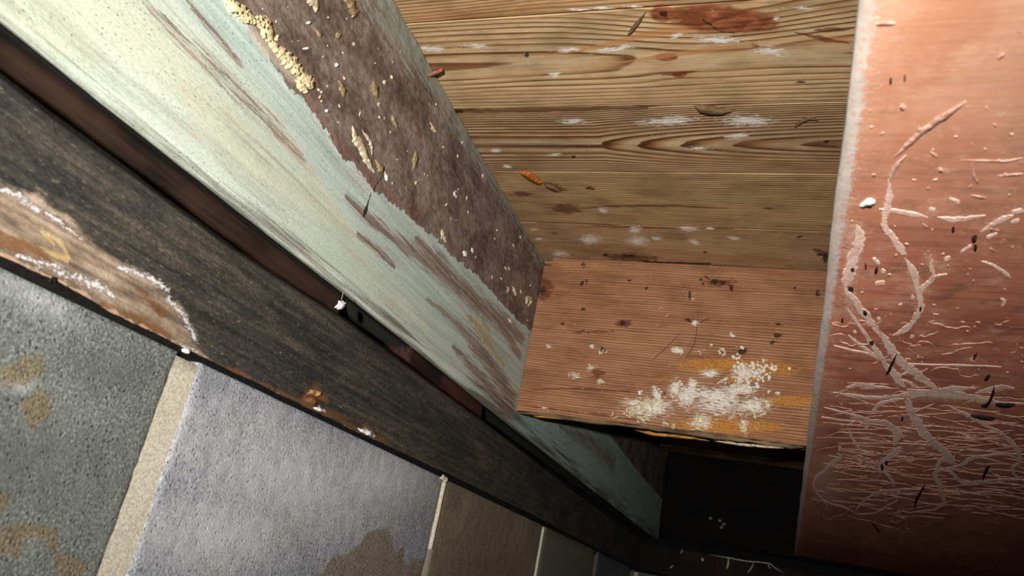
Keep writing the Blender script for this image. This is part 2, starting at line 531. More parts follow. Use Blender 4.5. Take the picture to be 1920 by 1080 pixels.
# hooked blob at the top of the middle joint
V, t = balls([((XW, .838, .0965), (.003, .006, .0035)), ((XW + .0005, .846, .0955), (.003, .005, .004))], .3, 2)
mesh_np('mortar_bead', V, None, mortar, wall, tris=t)

# --- wall across the far end
V, q, c, e, _ = sweep('X', np.linspace(XW - .1, .75, 30), [(YE + .001, -.58), (YE + .001, zt - .006), (YE + .1, zt - .006), (YE + .1, -.58)], [20, 2, 2, 2])
wb = tag(mesh_np('wall_back', V, q, mortar, ngons=c, base=(.1, YE, -.58)), 'block wall across the dark far end', kind='structure')
for k in range(3):
    for row in range(3):
        x0 = XW + .01 + k * .36; z1 = zt - .005 - row * .225
        V, q, c, e, _ = sweep('X', np.linspace(x0, x0 + .35, 16), [(YE, z1 - .215), (YE, z1), (YE + .09, z1), (YE + .09, z1 - .215)], [10, 1, 1, 1])
        V[e == 0, 1] -= .001 * fbm(V[e == 0], (50, 1, 50), 2, k)
        mesh_np('concrete_block', V, q, CB[4], wb, ngons=c)

# --- ceiling: floorboards seen from below
ceil = tag(empty('ceiling', (.1, .9, ZC)), 'underside of the pine floorboards above the bay', kind='structure')
BOARDS = []
YJ = [.150, .292, .445, .600, .763, .914, 1.074, 1.228, 1.382, 1.536, 1.69, 1.845, 2.0, 2.155, 2.31, 2.465, 2.62, 2.775, 2.93]
D = (0, 1)
RK = [dict(a0=.2, h0=.1, t=0, l0=0, freq=190, seed=1), dict(a0=.5, h0=.1, t=0, l0=0, freq=190, seed=2),
      dict(a0=.40, h0=.10, t=.05, l0=0, freq=230, seed=3, warp=.012, knots=((-.1, .628, .10, .035, -2.5),)),
      dict(a0=.675, h0=.06, t=.008, l0=-.1, freq=200, seed=4, warp=.010, knots=((-.1, .625, .12, .05, 3.0), (-.165, .690, .035, .012, .5), (-.15, .715, .03, .010, .4))),
      dict(a0=.8455, h0=.004, t=-.125, l0=.035, freq=62, k2=1300, hmax=.041, seed=5, warp=.004, jit=.45),
      dict(a0=1.25, h0=.10, t=.02, l0=0, freq=210, seed=6, warp=.006, knots=((-.355, 1.024, .04, .012, 1.0),)),
      dict(a0=1.35, h0=.10, t=0, l0=0, freq=210, seed=7, warp=.006)]
LOOK = [dict(), dict(), dict(early='#cdad86', late='#8a5c3a'), dict(early='#d8bc92', mid='#c6a071', late='#774a2b', tint='#c49d6f'), dict(early='#d0b48e', mid='#b08259', late='#62381f', tint='#ac8259', band=.52),
        dict(early='#d2b485', mid='#bb9064', late='#744a2d', tint='#b89061', stain=.4), dict(early='#d4b288', mid='#bb966c', late='#7c5334', tint='#b68f64', stain=.5)]
for k in range(len(YJ) - 1):
    vis = 2 <= k <= 6
    m = pine('pine_floorboard_%d' % k, 0, 1, RK[min(k, 6)] if k < 7 else dict(RK[6], seed=k + 1.5), **LOOK[min(k, 6)])
    y0, y1 = YJ[k] + .0009, YJ[k + 1] - .0009
    dz = .0004 * (k - 3)
    xs = np.linspace(-.475, .66, 620 if vis else 40)
    V, q, c, e, ns = sweep('X', xs, [(y0, ZC + .005), (y0 + .0002, ZC), (y1 - .0002, ZC), (y1, ZC + .005), (y1, ZC + .022), (y0, ZC + .022)], [1, 110 if vis else 10, 1, 1, 1, 1])
    f = (e <= 2)
    V[f, 2] += dz + .0012 * fbm(V[f], (4, 14, 1), 2, k)
    jag = (e == 0) | (e == 3) | (np.abs(V[:, 1] - y0) < 1e-6) | (np.abs(V[:, 1] - y1) < 1e-6)
    V[jag, 1] += .0012 * fbm(V[jag], (14, 1, 1), 2, k) + .0006 * fbm(V[jag], (90, 1, 1), 2, k)
    A = {}
    if vis:
        Q = V[:, [0, 1]]
        S = lambda p, rx, ry, an=0: pell(Q, p, rx, ry, 'Z', ZC, D, an)
        St = lambda pts, r: pstroke(Q, pts, r, 'Z', ZC, D)
        wl = [(810, 92, 28, 6, 0), (890, 86, 30, 4, 0), (1150, 92, 46, 6, -.15), (1345, 75, 46, 8, .05), (1445, 97, 32, 9, .1), (1510, 14, 22, 4, 0), (1040, 140, 10, 6, 0), (1252, 228, 56, 9, -.05), (1400, 227, 52, 11, .03), (1075, 228, 30, 5, 0),
              (1385, 255, 25, 6, -.1), (1190, 432, 16, 7, 0), (1105, 450, 20, 10, 0), (1196, 453, 24, 9, 0), (1290, 430, 20, 5, 0), (1230, 448, 12, 4, 0), (1050, 477, 18, 6, .1), (1000, 431, 9, 3, 0), (1010, 449, 9, 3, 0), (1302, 456, 12, 5, .5), (930, 283, 12, 5, .1),
              (1330, 429, 10, 3, 0), (1375, 448, 16, 4, .1), (1130, 395, 12, 5, .3), (1085, 18, 24, 3, 0), (1130, 15, 30, 3, 0), (1190, 12, 20, 3, 0), (1310, 278, 22, 4, 0), (950, 312, 12, 4, .3), (1040, 290, 12, 3, 0), (1270, 66, 18, 4, -.3), (1455, 33, 6, 4, 0), (1060, 94, 24, 4, -.05)]
        A['white'] = big(*[S((a, b), c_ * 1.1, d_ * 1.15, an) for a, b, c_, d_, an in wl])
        A['amber'] = big(S((1350, 36), 112, 25, .08), S((1243, 25), 24, 17, 0), S((1250, 107), 22, 8, 0), S((1274, 140), 14, 6, 0), S((1418, 88), 12, 5, .5) * .9)
        A['tan'] = big(S((1265, 58), 46, 10, .02), St([(1020, 105), (1120, 88), (1200, 68), (1260, 58)], [2, 5, 8, 9]), St([(1140, 120), (1200, 112), (1250, 104), (1340, 91), (1420, 84)], [2, 3, 7, 6, 2]), S((1560, 75), 40, 7, .03), St([(900, 148), (1010, 140)], [3, 2]) * .8)
        A['brown'] = big(St([(850, 208), (1000, 208), (1208, 201)], [4.5, 5, 5]), S((1062, 392), 26, 8, 0), St([(1088, 392), (1150, 387), (1250, 386), (1368, 392)], [1.5, 2.5, 3, 1]), S((978, 364), 18, 4, 0), S((1180, 483), 45, 7, .05),
                         S((1040, 352), 18, 6, .3), S((1440, 392), 10, 2, 0), St([(1240, 140), (1272, 138), (1305, 134)], [1, 5, 1]), St([(1490, 60), (1540, 72), (1590, 80)], [1, 5, 2]), S((1560, 55), 30, 4, 0), St([(1530, 470), (1550, 478)], [4, 7]), St([(1110, 425), (1200, 428), (1400, 430)], [1.5, 2, 1.2]))
        A['dark'] = big(S((1105, 353), 7, 3, 0), S((1112, 355), 4, 2.5, 0), S((1180, 481), 14, 3, 0), St([(1210, 492), (1240, 493), (1330, 496)], [3, 2.5, 2.5]), S((1135, 479), 6, 3, 0), S((1548, 486), 6, 8, 0), S((1536, 479), 5, 3, 0), S((1500, 154), 9, 2.5, 0), S((988, 104), 4, 6, 0), S((1076, 295), 5, 3, 0), S((1500, 445), 7, 2, -.3), S((1550, 266), 4, 3, 0),
                        St([(1318, 36), (1350, 58), (1385, 62)], [4, 4, 1.5]) * .62, S((1245, 25), 7, 6, 0), St([(850, 209), (865, 210)], [5, 3]), S((1040, 438), 12, 2, 0) * .6, S((1322, 474), 4, 2, 0))
        A = {n: np.where(e <= 2, v, 0) for n, v in A.items()}
    BOARDS.append((y0, y1, mesh_np('floorboard', V, q, m, ceil, A, ngons=c)))
# splinters and flakes standing off the boards
splm = plain('splinter_wood', '#5a4630', '#7c6244', (80, 500, 500)); orm = plain('resin_orange', '#8a4318', '#c07a3a', (300, 300, 300), .4)
for pts, w, hh, mm, nm in (([(1301, 198), (1320, 204), (1350, 208), (1379, 207)], [7, 14, 11, 2], .004, splm, 'splinter'), ([(973, 322), (990, 328), (1005, 338), (1020, 343)], [6, 12, 10, 3], .003, orm, 'resin_flake'),
                           ([(1176, 68), (1190, 50), (1212, 22)], [5, 8, 3], .002, splm, 'splinter'), ([(1490, 240), (1500, 230), (1520, 222), (1535, 228)], [6, 5, 6, 2], .0015, splm, 'splinter'), ([(1020, 346), (1035, 352), (1052, 360)], [3, 8, 3], .002, splm, 'splinter')):
    V, q, c = ribbon(pts, w, 'Z', ZC - .0008, (0, 0, -1), hh, .1, 6, 3, .002)
    mesh_np(nm, V, q, mm, [o for y0, y1, o in BOARDS if y0 <= V[:, 1].mean() + .0008 and y1 >= V[:, 1].mean() - .0008][0], ngons=c)

# ================================================================== TIMBERS
# --- rim beam with peeling green paint
def rim_material():
    M = Mat('peeling_green_paint')
    st = M.noise((200, 5, 190), 4.0, .6); st2 = M.noise((420, 10, 420), 3.0, .6, off=(3, 1, 8)); lo = M.noise((14, 4, 22), 3.0, off=(2, 7, 1)); fine = M.noise((700, 160, 700), 3.0, .65)
    cream = M.mix(lin('#d0dac9'), lin('#c2d0c0'), M.step(lo, .4, .6)); aqua = M.mix(lin('#b6cbc1'), lin('#cbd9d0'), M.step(st, .4, .62))
    col = M.mix(cream, aqua, M.rough_mask('aqua', st, .5, .3, .7))
    col = M.mix(col, lin('#cfcda9'), M.mul(M.rough_mask('yellow', lo, .6, .3, .7), .35))
    col = M.mix(col, lin('#868b81'), M.mul(M.step(M.noise((120, 4, 150), 5.0, .7, off=(7, 3, 1)), .52, .70), .5))
    smear = M.mul(M.step(M.noise((40, 3.5, 60), 4.0, .65, off=(2, 8, 3)), .46, .66), M.step(M.attr('smear'), .1, 1.2))
    col = M.mix(col, lin('#7b766b'), M.mul(smear, .5))
    col = M.mix(col, lin('#c3a58e'), M.mul(M.step(M.noise((60, 9, 90), 4.0, .6, off=(1, 2, 6)), .56, .70), .35))
    gr = M.rough_mask('grime', st, 1.0, .35, .85)
    col = M.mix(col, M.mix(lin('#46413c'), lin('#6a6259'), st2), M.mul(gr, .85))
    fl = M.rough_mask('flake', M.noise((330, 14, 300), 5.0, .75, off=(3, 1, 8)), 1.5, .62, .82)
    wood = M.mix(lin('#a48d7d'), lin('#6e5a4d'), M.step(st, .4, .6))
    soft = M.step(M.math('MULTIPLY_ADD', M.math('SUBTRACT', st2, .5), 1.4, M.attr('flake')), .25, .95)
    col = M.mix(col, lin('#a8917f'), M.mul(soft, .55))
    col = M.mix(col, wood, M.mul(fl, .8))
    col = M.mix(col, M.ramp(M.noise((900, 300, 900), 4.0, .75, off=(5, 5, 2)), [(.34, '#8f8f88'), (.52, '#ffffff')]), .4, 'MULTIPLY')
    sp = M.mul(M.step(M.voro((330, 150, 330)), .19, .08), M.step(M.noise((22, 9, 26), 3.0, off=(8, 1, 1)), .45, .57))
    col = M.mix(col, lin('#2e3430'), M.mul(sp, .8))
    skn = M.noise((170, 90, 170), 4.0, .65); sk = M.rough_mask('skin', M.noise((130, 90, 130), 4.0, .6), .30, .46, .55)
    skc = M.ramp(M.math('MULTIPLY_ADD', M.noise((26, 16, 26), 3.0), .6, M.mul(skn, .5)), [(.38, '#55473f'), (.52, '#76655b'), (.66, '#95857b')])
    skc = M.mix(skc, lin('#7b4a38'), M.mul(M.rough_mask('rust', skn, .9, .4, .9), .45))
    fleck = M.mul(M.step(M.noise((330, 260, 110), 5.0, .75, off=(4, 4, 9)), .56, .68), M.step(M.noise((30, 24, 24), 3.0, off=(1, 9, 4)), .40, .62))
    skc = M.mix(skc, lin('#3a2f2a'), M.mul(M.step(M.noise((280, 200, 120), 4.0, .7, off=(2, 6, 1)), .54, .68), .55))
    skc = M.mix(skc, lin('#b5a488'), M.mul(fleck, .7))
    fr = M.rough_mask('fringe', M.noise((300, 22, 260), 4.0, .65), 1.0, .48, .70)
    skc = M.mix(skc, M.mix(lin('#a6ad9f'), lin('#757d70'), st2), M.mul(fr, .85))
    col = M.mix(col, skc, sk)
    gl = M.rough_mask('gold', M.noise((300, 120, 300), 5.0, .8), 1.3, .55, .85)
    col = M.mix(col, M.mix(lin('#9c7434'), lin('#c9a862'), skn), M.mul(gl, .75))
    pk = M.rough_mask('pale', M.noise((90, 60, 90), 4.0), .5, .35, .7)
    col = M.mix(col, lin('#b9ab9c'), M.mul(pk, .75))
    ck = M.attr('crack_gap_shade'); ck = M.step(ck, .45, .6)
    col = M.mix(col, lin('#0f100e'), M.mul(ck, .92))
    h = M.math('ADD', M.mul(M.math('SUBTRACT', 1.0, fl), .6), M.math('MULTIPLY_ADD', skn, M.mul(sk, 1.6), M.math('MULTIPLY_ADD', fine, .35, M.mul(st, .5))))
    return M.done(col, .75, h, .6, .0016)


rimm = rim_material()
ys = steps(.0, 2.92, .0024)
tz = np.interp(ys, [.3, .563, .79, 1.16, 2.2], [-.423, -.4305, -.4395, -.4475, -.447])      # the face leans back a little towards the boards
zg = np.interp(ys, [.2, .4, .8, 1.2, 2.2], [.2365, .235, .2355, .2335, .2345])
cor = np.stack([np.column_stack([np.full_like(ys, XR - .012), zg + .0068]), np.column_stack([np.full_like(ys, XR - .003), zg + .0040]), np.column_stack([np.full_like(ys, XR), zg + .014]), np.column_stack([tz, np.full_like(ys, ZC)]),
                np.column_stack([np.full_like(ys, -.492), np.full_like(ys, ZC)]), np.column_stack([np.full_like(ys, -.492), zg + .0075])], 1)
V, q, c, e, ns = sweep('Y', ys, cor, [4, 6, 215, 2, 2, 3])
f = e <= 2
Q = (V * (XR / V[:, :1]))[:, [1, 2]]; D = (1, 2)          # marks were measured on the plane x = XR
pts = px2([(425, -20), (448, 20), (480, 75), (540, 165), (590, 215), (640, 290), (700, 355), (760, 400), (830, 462), (900, 525), (960, 592), (1000, 625), (1130, 800), (1200, 890)], 'X', XR, D)
zlow = np.interp(Q[:, 0], pts[:, 0], pts[:, 1])
A = {}
A['skin'] = np.clip(.5 + (Q[:, 1] - zlow) / .022 + .35 * fbm(V, (1, 30, 60), 3, 4), 0, 1)
fw = np.interp(Q[:, 0], [.3, .55, .7, .85, 1.2], [.05, .035, .024, .022, .02])
A['fringe'] = np.clip(.55 + (Q[:, 1] - (ZC - fw)) / .06, 0, .85) * np.clip((Q[:, 1] - (ZC - fw * 2.2)) / .01, 0, 1)
A['grime'] = np.clip(.9 - (Q[:, 1] - .235) / np.interp(Q[:, 0], [.2, .6, 1, 1.6], [.030, .034, .05, .06]) + .5 * fbm(V, (1, 5, 60), 2, 3), 0, 1)
A['smear'] = np.clip(1.15 - (Q[:, 1] - .235) / .075, 0, 1)
A['aqua'] = np.clip(.5 + (Q[:, 1] - np.interp(Q[:, 0], [.3, .45, .6, .73, 1.2], [.345, .338, .31, .29, .25])) / .05, 0, 1)
S = lambda p, rx, ry, an=0: pell(Q, p, rx, ry, 'X', XR, D, an)
St = lambda pts, r: pstroke(Q, pts, r, 'X', XR, D)
A['yellow'] = big(S((240, 60), 200, 60, .7), S((430, 250), 160, 40, .8), S((100, 40), 120, 50, .6), S((600, 380), 80, 26, .7))
A['flake'] = big(St([(265, -5), (300, 35), (370, 100), (430, 150), (500, 225), (570, 300)], [6, 13, 19, 24, 19, 8]) * .72, St([(350, 0), (400, 55), (450, 120)], [8, 13, 9]) * .68, St([(650, 370), (690, 410), (760, 460), (840, 520), (900, 570), (980, 635)], [6, 9, 9, 14, 14, 7]), St([(780, 450), (830, 500), (880, 545)], [5, 12, 6]),
                  St([(670, 440), (710, 470), (740, 500)], [4, 6, 3]), St([(800, 560), (850, 600), (900, 650), (950, 720)], [3, 6, 9, 10]) * .9, St([(880, 640), (930, 700), (960, 750)], [6, 12, 16]), St([(930, 600), (960, 640), (975, 670)], [4, 8, 5]), St([(850, 650), (900, 705), (940, 755)], [4, 8, 12]), St([(1050, 800), (1110, 830), (1150, 870)], [5, 10, 10]) * .8) 
A['pale'] = big(St([(470, 60), (500, 90), (530, 125), (565, 165)], [10, 12, 10, 6]), S((500, 95), 12, 10))
A['rust'] = big(St([(560, 175), (620, 260), (680, 330), (760, 400)], [14, 16, 14, 12]), S((770, 400), 26, 18))
A['gold'] = big(St([(876, 592), (895, 610), (915, 640), (930, 665), (945, 685)], [3, 8, 9, 5, 3]), St([(905, 600), (918, 625)], [6, 4]))
A['crack_gap_shade'] = big(St([(716, 330), (705, 345), (693, 370), (686, 392), (682, 405)], [1.6, 1.2, 1.2, 2.6, 2.2]), S((686, 395), 4, 8, .3))
A = {n: np.where(f, v, 0) for n, v in A.items()}
A['crack_gap_shade'] = np.where((e == 5) | (e == 0), 1.0, A['crack_gap_shade'])            # bare wood underside and lip, coloured near black as the shade of the gap
sk = np.clip((A['skin'] - .3) * 2.2, 0, 1)
V[f, 0] += (sk * (.0016 + .003 * fbm(V, (60, 45, 60), 4, 8)) + .0007 * fbm(V, (1, 12, 120), 3, 6) + .0016 * fbm(V, (1, 3, 9), 2, 1))[f]
low = e <= 1
V[low, 2] += .0016 * fbm(V[low], (1, 22, 1), 3, 9)
rim = mesh_np('rim_beam', V, q, rimm, None, A, ngons=c, base=(-.465, 1.1, .235))
tag(rim, 'long beam with peeling pale green paint above a brown crusted strip', 'beam')

crust = Mat('foam_crust')
n1 = crust.noise((300, 300, 300), 3.0); v1 = crust.voro((260, 260, 260))
pit = crust.mul(crust.step(v1, .42, .24), crust.step(crust.noise((90, 90, 90), 2.0, off=(3, 3, 3)), .34, .5))
cc = crust.mix(crust.mix(lin('#dcc88e'), lin('#eee2ba'), n1), lin('#4a3418'), crust.mul(pit, .9))
crust = crust.done(cc, .85, crust.math('SUBTRACT', n1, pit), .7, .002)
def rim_face(q, lift=.0):
    if q is None: return XR
    top = np.interp(q[1], [.3, .563, .79, 1.16, 2.2], [-.423, -.4305, -.4395, -.4475, -.447])
    return XR + (top - XR) * np.clip((q[2] - .249) / (ZC - .249), 0, 1) + .0018


XN = rim_face
for pts, w in (([(424, -6), (438, 10), (452, 22), (462, 34), (476, 38), (490, 38), (498, 52), (502, 68), (510, 82)], [14, 16, 20, 16, 14, 22, 20, 17, 16]), ([(506, 74), (516, 90), (530, 102), (543, 116), (552, 128)], [12, 12, 18, 26, 24]), ([(548, 122), (562, 138), (575, 150), (584, 168)], [20, 20, 18, 13]),
               ([(555, 150), (566, 164), (576, 176)], [8, 12, 5]), ([(516, 76), (520, 64)], [8, 6])):
    V, q, c = ribbon(pts, [x * 1.2 for x in w], 'X', XN, (1, 0, 0), .0022, .34, 11, int(w[0]), .004, 8)
    V[:, 0] += .0022 * fbm(V, (330, 330, 330), 2, 2); V[:, 1:] += .0016 * np.column_stack([fbm(V, (260, 260, 260), 2, s) for s in (8, 9)])
    mesh_np('foam_crust', V, q, crust, rim, ngons=c)['label'] = 'knobbly yellow crust full of holes'
creamm = plain('cream_flake', '#b09774', '#e2d8c2', (160, 400, 160), .8)
ochre = plain('ochre_flake', '#7b6748', '#a8946a', (200, 300, 200), .8)
white = plain('white_flake', '#d8d6cc', '#f2f0ea', (300, 300, 300), .8)
for pts, w, mm in (([(661, 236), (664, 252), (672, 268), (684, 290), (694, 312), (704, 328)], [6, 14, 18, 12, 12, 5], creamm), ([(678, 243), (688, 258), (696, 272), (698, 290)], [3, 5, 5, 2], creamm), ([(686, 296), (692, 306)], [8, 5], white), ([(704, 300), (712, 315), (716, 325)], [4, 12, 6], ochre),
                   ([(578, -4), (590, 8), (592, 24)], [24, 14, 5], creamm), ([(588, 50), (598, 66), (600, 74)], [4, 8, 3], ochre), ([(645, -5), (656, 10), (664, 26), (660, 34)], [16, 18, 16, 4], ochre), ([(572, 88), (574, 94)], [12, 9], white), ([(577, 40), (578, 46)], [8, 6], white), ([(632, 60), (634, 74)], [12, 4], ochre),
                   ([(630, 118), (631, 126)], [5, 5], white), ([(634, 150), (642, 168), (645, 184)], [4, 12, 4], ochre), ([(700, 150), (704, 168), (708, 186)], [8, 14, 4], ochre), ([(722, 325), (726, 340)], [5, 8], white), ([(735, 215), (740, 230), (746, 246)], [3, 7, 3], ochre), ([(806, 228), (814, 244), (818, 250)], [3, 5, 2], creamm),
                   ([(780, 280), (778, 300), (774, 318)], [4, 9, 4], ochre), ([(850, 358), (855, 372)], [4, 4], white), ([(828, 430), (832, 446), (834, 456)], [6, 9, 5], creamm), ([(870, 470), (874, 482)], [5, 7], white), ([(884, 464), (886, 476)], [5, 4], white), ([(949, 536), (953, 542), (950, 550)], [3, 4, 3], creamm),
                   ([(960, 536), (966, 546), (967, 556)], [3, 5, 3], creamm), ([(986, 570), (990, 558), (996, 564), (990, 574)], [5, 8, 8, 4], creamm), ([(955, 598), (962, 608)], [6, 6], creamm), ([(720, 150), (722, 160)], [6, 3], creamm), ([(612, 205), (614, 212)], [4, 3], white)):
    V, q, c = ribbon(pts, w, 'X', XN, (1, 0, 0), .0016, .55, 8, int(pts[0][0]), .002, 3)
    V += .0011 * np.column_stack([fbm(V, (330, 330, 330), 2, s) for s in (3, 4, 5)])
    mesh_np('flake', V, q, mm, rim, ngons=c)
fl = []
zl = lambda y: np.interp(y, px2([(425, -20), (590, 215), (760, 400), (1000, 625)], 'X', XR, D)[:, 0], px2([(425, -20), (590, 215), (760, 400), (1000, 625)], 'X', XR, D)[:, 1])
for k in range(210):
    px = rng.uniform(470, 1000); py = rng.uniform(0, 640)
    y, z = at((px, py), 'X', XR)[[1, 2]]
    if not (zl(y) + .006 < z < .532): continue
    L = rng.uniform(3, 10); a = rng.gauss(.15, .35)
    fl.append(ribbon([(px, py), (px + L * .5 * math.sin(a), py + L * .5), (px + L * math.sin(a), py + L * math.cos(a))], [1.2, rng.uniform(1.5, 3.2), 1], 'X', XN, (1, 0, 0), .0014, .2, 3, k, .0015))
V, q, c = join(fl)
tag(mesh_np('flake_specks', V, q, creamm, rim, ngons=c), kind='stuff')
# splinter of wood sprung from the top edge over the boards
P0 = at((800, 142), 'X', -.437); P1 = at((829, 130), 'Z', ZC - .012)
ts = np.linspace(0, 1, 12); ring = []
V = []
for t in ts:
    p = P0 + (P1 - P0) * t; r = .0042 * (1 - .35 * t)
    V += [p + np.array([0, -r, -.001]), p + np.array([0, 0, -.0035]), p + np.array([0, r * 1.1, .0005]), p + np.array([0, 0, .0025])]
V = np.array(V); V += .0012 * np.column_stack([fbm(V, (200, 200, 200), 2, s) for s in (1, 2, 3)])
idx = np.arange(48).reshape(12, 4); nx = np.roll(idx, -1, 1)
q = np.stack([idx[:-1], nx[:-1], nx[1:], idx[1:]], -1).reshape(-1, 4)
cp = [list(idx[0][::-1]), list(idx[-1])]
if volume_sign(V, q) < 0: q = q[:, ::-1]; cp = [x[::-1] for x in cp]
mesh_np('splinter', V, q, plain('raw_splinter', '#8a5540', '#b5775a', (300, 300, 300)), rim, ngons=cp)

# --- sill plate on the block wall
def sill_material():
    M = Mat('mouldy_sill')
    st = M.noise((300, 9, 260), 4.0, .6); lo = M.noise((20, 7, 40), 4.0, .6, off=(4, 1, 2)); fine = M.noise((800, 240, 800), 3.0, .7); blot = M.noise((60, 22, 80), 4.0, .6, off=(9, 2, 5))
    col = M.ramp(M.math('MULTIPLY_ADD', st, .6, M.mul(lo, .4)), [(.38, '#2d2c2a'), (.5, '#45413b'), (.62, '#5f5649')])
    col = M.mix(col, lin('#2c2d2c'), M.mul(M.step(blot, .46, .66), .6))
    col = M.mix(col, M.ramp(fine, [(.32, '#777777'), (.68, '#ffffff')]), .75, 'MULTIPLY')
    fl = M.step(M.noise((700, 150, 700), 3.0, .7, off=(4, 0, 0)), .60, .70)
    col = M.mix(col, lin('#8a7a64'), M.mul(fl, .5))
    rn = M.noise((90, 40, 120), 4.0, .65)
    rot = M.rough_mask('rot', rn, .55, .36, .66)
    rc = M.ramp(M.math('MULTIPLY_ADD', st, .5, M.mul(rn, .5)), [(.38, '#54483b'), (.5, '#7d6c5a'), (.62, '#a08f7c')])
    col = M.mix(col, rc, rot)
    og = M.rough_mask('orange', M.noise((140, 40, 140), 5.0, .75), 1.0, .42, .86)
    col = M.mix(col, M.mix(lin('#4c3019'), lin('#7c5430'), st), M.mul(og, .85))
    ye = M.rough_mask('pale', M.noise((240, 20, 240), 4.0, .7), 1.1, .55, .85)
    col = M.mix(col, M.mix(lin('#a68a4c'), lin('#c2aa74'), st), M.mul(ye, .7))
    sn = M.noise((330, 240, 330), 4.0, .75)
    sa = M.rough_mask('salt', M.noise((420, 260, 420), 5.0, .85), 1.5, .66, .90)
    col = M.mix(col, lin('#cfcac8'), M.mul(sa, .85))
    ed = M.rough_mask('edge', M.noise((160, 90, 160), 4.0, .65), .9, .46, .64)
    col = M.mix(col, M.mix(lin('#94765f'), lin('#c0a189'), sn), M.mul(ed, .8))
    h = M.math('ADD', M.mul(st, .7), M.math('MULTIPLY_ADD', fine, .6, M.mul(sa, .8)))
    return M.done(col, .85, h, .8, .0018)


ys = steps(-.35, YE - .002, .0022)
pu = px2([(0, 143), (100, 222), (293, 362), (440, 470), (640, 597), (777, 698), (884, 776), (1126, 958)], 'X', XW, D); pl = px2([(0, 487), (100, 530), (200, 588), (333, 657), (433, 700), (500, 732), (600, 782), (700, 828), (824, 884), (1010, 973), (1112, 1027)], 'X', XW, D)
zu = np.interp(ys, pu[:, 0], pu[:, 1]); zl_ = np.maximum(np.interp(ys, pl[:, 0], pl[:, 1]), .0988) + .0014
cor = np.stack([np.column_stack([np.full_like(ys, XW + .003), zl_]), np.column_stack([np.full_like(ys, XW + .003), zu - .003]), np.column_stack([np.full_like(ys, XW), zu]), np.column_stack([np.full_like(ys, -.50), zu]), np.column_stack([np.full_like(ys, -.50), np.full_like(ys, .099)])], 1)
V, q, c, e, ns = sweep('Y', ys, cor, [95, 2, 3, 2, 3])
f = e <= 1
Q = V[:, [1, 2]]
S = lambda p, rx, ry, an=0: pell(Q, p, rx, ry, 'X', XW, D, an)
St = lambda pts, r: pstroke(Q, pts, r, 'X', XW, D)
rc = px2([(-60, 330), (0, 352), (60, 372), (150, 436), (230, 500), (300, 540), (335, 585), (352, 625), (372, 660), (400, 690)], 'X', XW, D)
zc = np.interp(Q[:, 0], rc[:, 0], rc[:, 1])
A = {'rot': np.clip(.5 + (zc - Q[:, 1]) / .02, 0, 1)}
A['orange'] = big(St([(-30, 440), (0, 455), (50, 470), (90, 490)], [18, 18, 14, 8]), St([(180, 575), (240, 595), (300, 630), (330, 650)], [12, 17, 15, 8]), St([(250, 540), (300, 590)], [8, 10]) * .9, St([(560, 755), (585, 735), (605, 750)], [8, 14, 8]), St([(360, 668), (450, 700), (520, 735), (620, 780), (720, 828)], [4, 4, 4, 5, 5]) * .9, S((685, 800), 14, 9, .4))
A['pale'] = big(St([(38, 405), (70, 425), (104, 452), (124, 484)], [2, 6, 6, 2]), St([(60, 458), (90, 474), (120, 490)], [2, 5, 3]), St([(70, 436), (96, 460)], [2, 3]))
A['salt'] = big(St([(-10, 355), (30, 368), (60, 392), (100, 412), (150, 452)], [8, 11, 8, 5, 3]), St([(25, 480), (60, 490), (110, 500)], [5, 9, 6]), St([(100, 510), (140, 520), (175, 535), (205, 555)], [7, 11, 13, 7]), St([(215, 500), (250, 510), (290, 530), (310, 545)], [5, 8, 9, 6]), St([(310, 560), (335, 590), (352, 620), (362, 640)], [8, 9, 9, 6]), St([(335, 650), (360, 660)], [9, 8]),
                St([(590, 764), (604, 770)], [4, 3]), St([(676, 804), (690, 812), (698, 818)], [5, 6, 3]), S((232, 506), 14, 9), S((640, 760), 14, 5) * .8)
A['edge'] = np.clip(.62 - (Q[:, 1] - np.interp(Q[:, 0], ys, zl_)) / .006, 0, 1) * (Q[:, 0] < .42)
A = {n: np.where(f | (e == ns), v, 0) for n, v in A.items()}
V[f, 0] += (.002 * fbm(V, (1, 14, 60), 3, 2) + .0012 * fbm(V, (1, 60, 160), 3, 4))[f]
bot = np.abs(V[:, 2] - np.interp(V[:, 1], ys, zl_)) < 1e-5
V[bot, 2] += .0016 * fbm(V[bot], (1, 60, 1), 3, 6) + .0008 * fbm(V[bot], (1, 300, 1), 2, 6)
top = e == 1
V[top, 2] += .0016 * fbm(V[top], (1, 45, 1), 3, 7)
sill = mesh_np('sill_plate', V, q, sill_material(), None, A, ngons=c, base=(-.44, .9, .099))
tag(sill, 'blackened mould-stained timber sill plate on top of the grey block wall', 'timber')
chip = plain('bark_chip', '#86603a', '#b88d60', (200, 200, 200))
for pts, w, mm, nm in (([(576, 739), (586, 735), (596, 738), (602, 744)], [4, 9, 11, 3], chip, 'wood_chip'), ([(572, 748), (584, 752), (598, 754)], [4, 12, 5], plain('brown_chip', '#5f3d22', '#8a6138'), 'wood_chip'), ([(588, 764), (598, 768), (607, 771)], [5, 6, 3], white, 'salt_flake'), ([(672, 803), (680, 808), (690, 812), (697, 818)], [3, 6, 8, 4], white, 'salt_flake'),
                   ([(345, 655), (356, 662)], [9, 7], white, 'salt_flake'), ([(94, 528), (102, 520), (104, 530)], [3, 4, 4], plain('black_notch', '#0d0b0a', '#1a1512'), 'notch_sliver')):
    V, q, c = ribbon(pts, w, 'X', XW + .0035, (1, 0, 0), .0022, .25, 7, int(pts[0][0]), .004)
    mesh_np(nm, V, q, mm, sill, ngons=c)

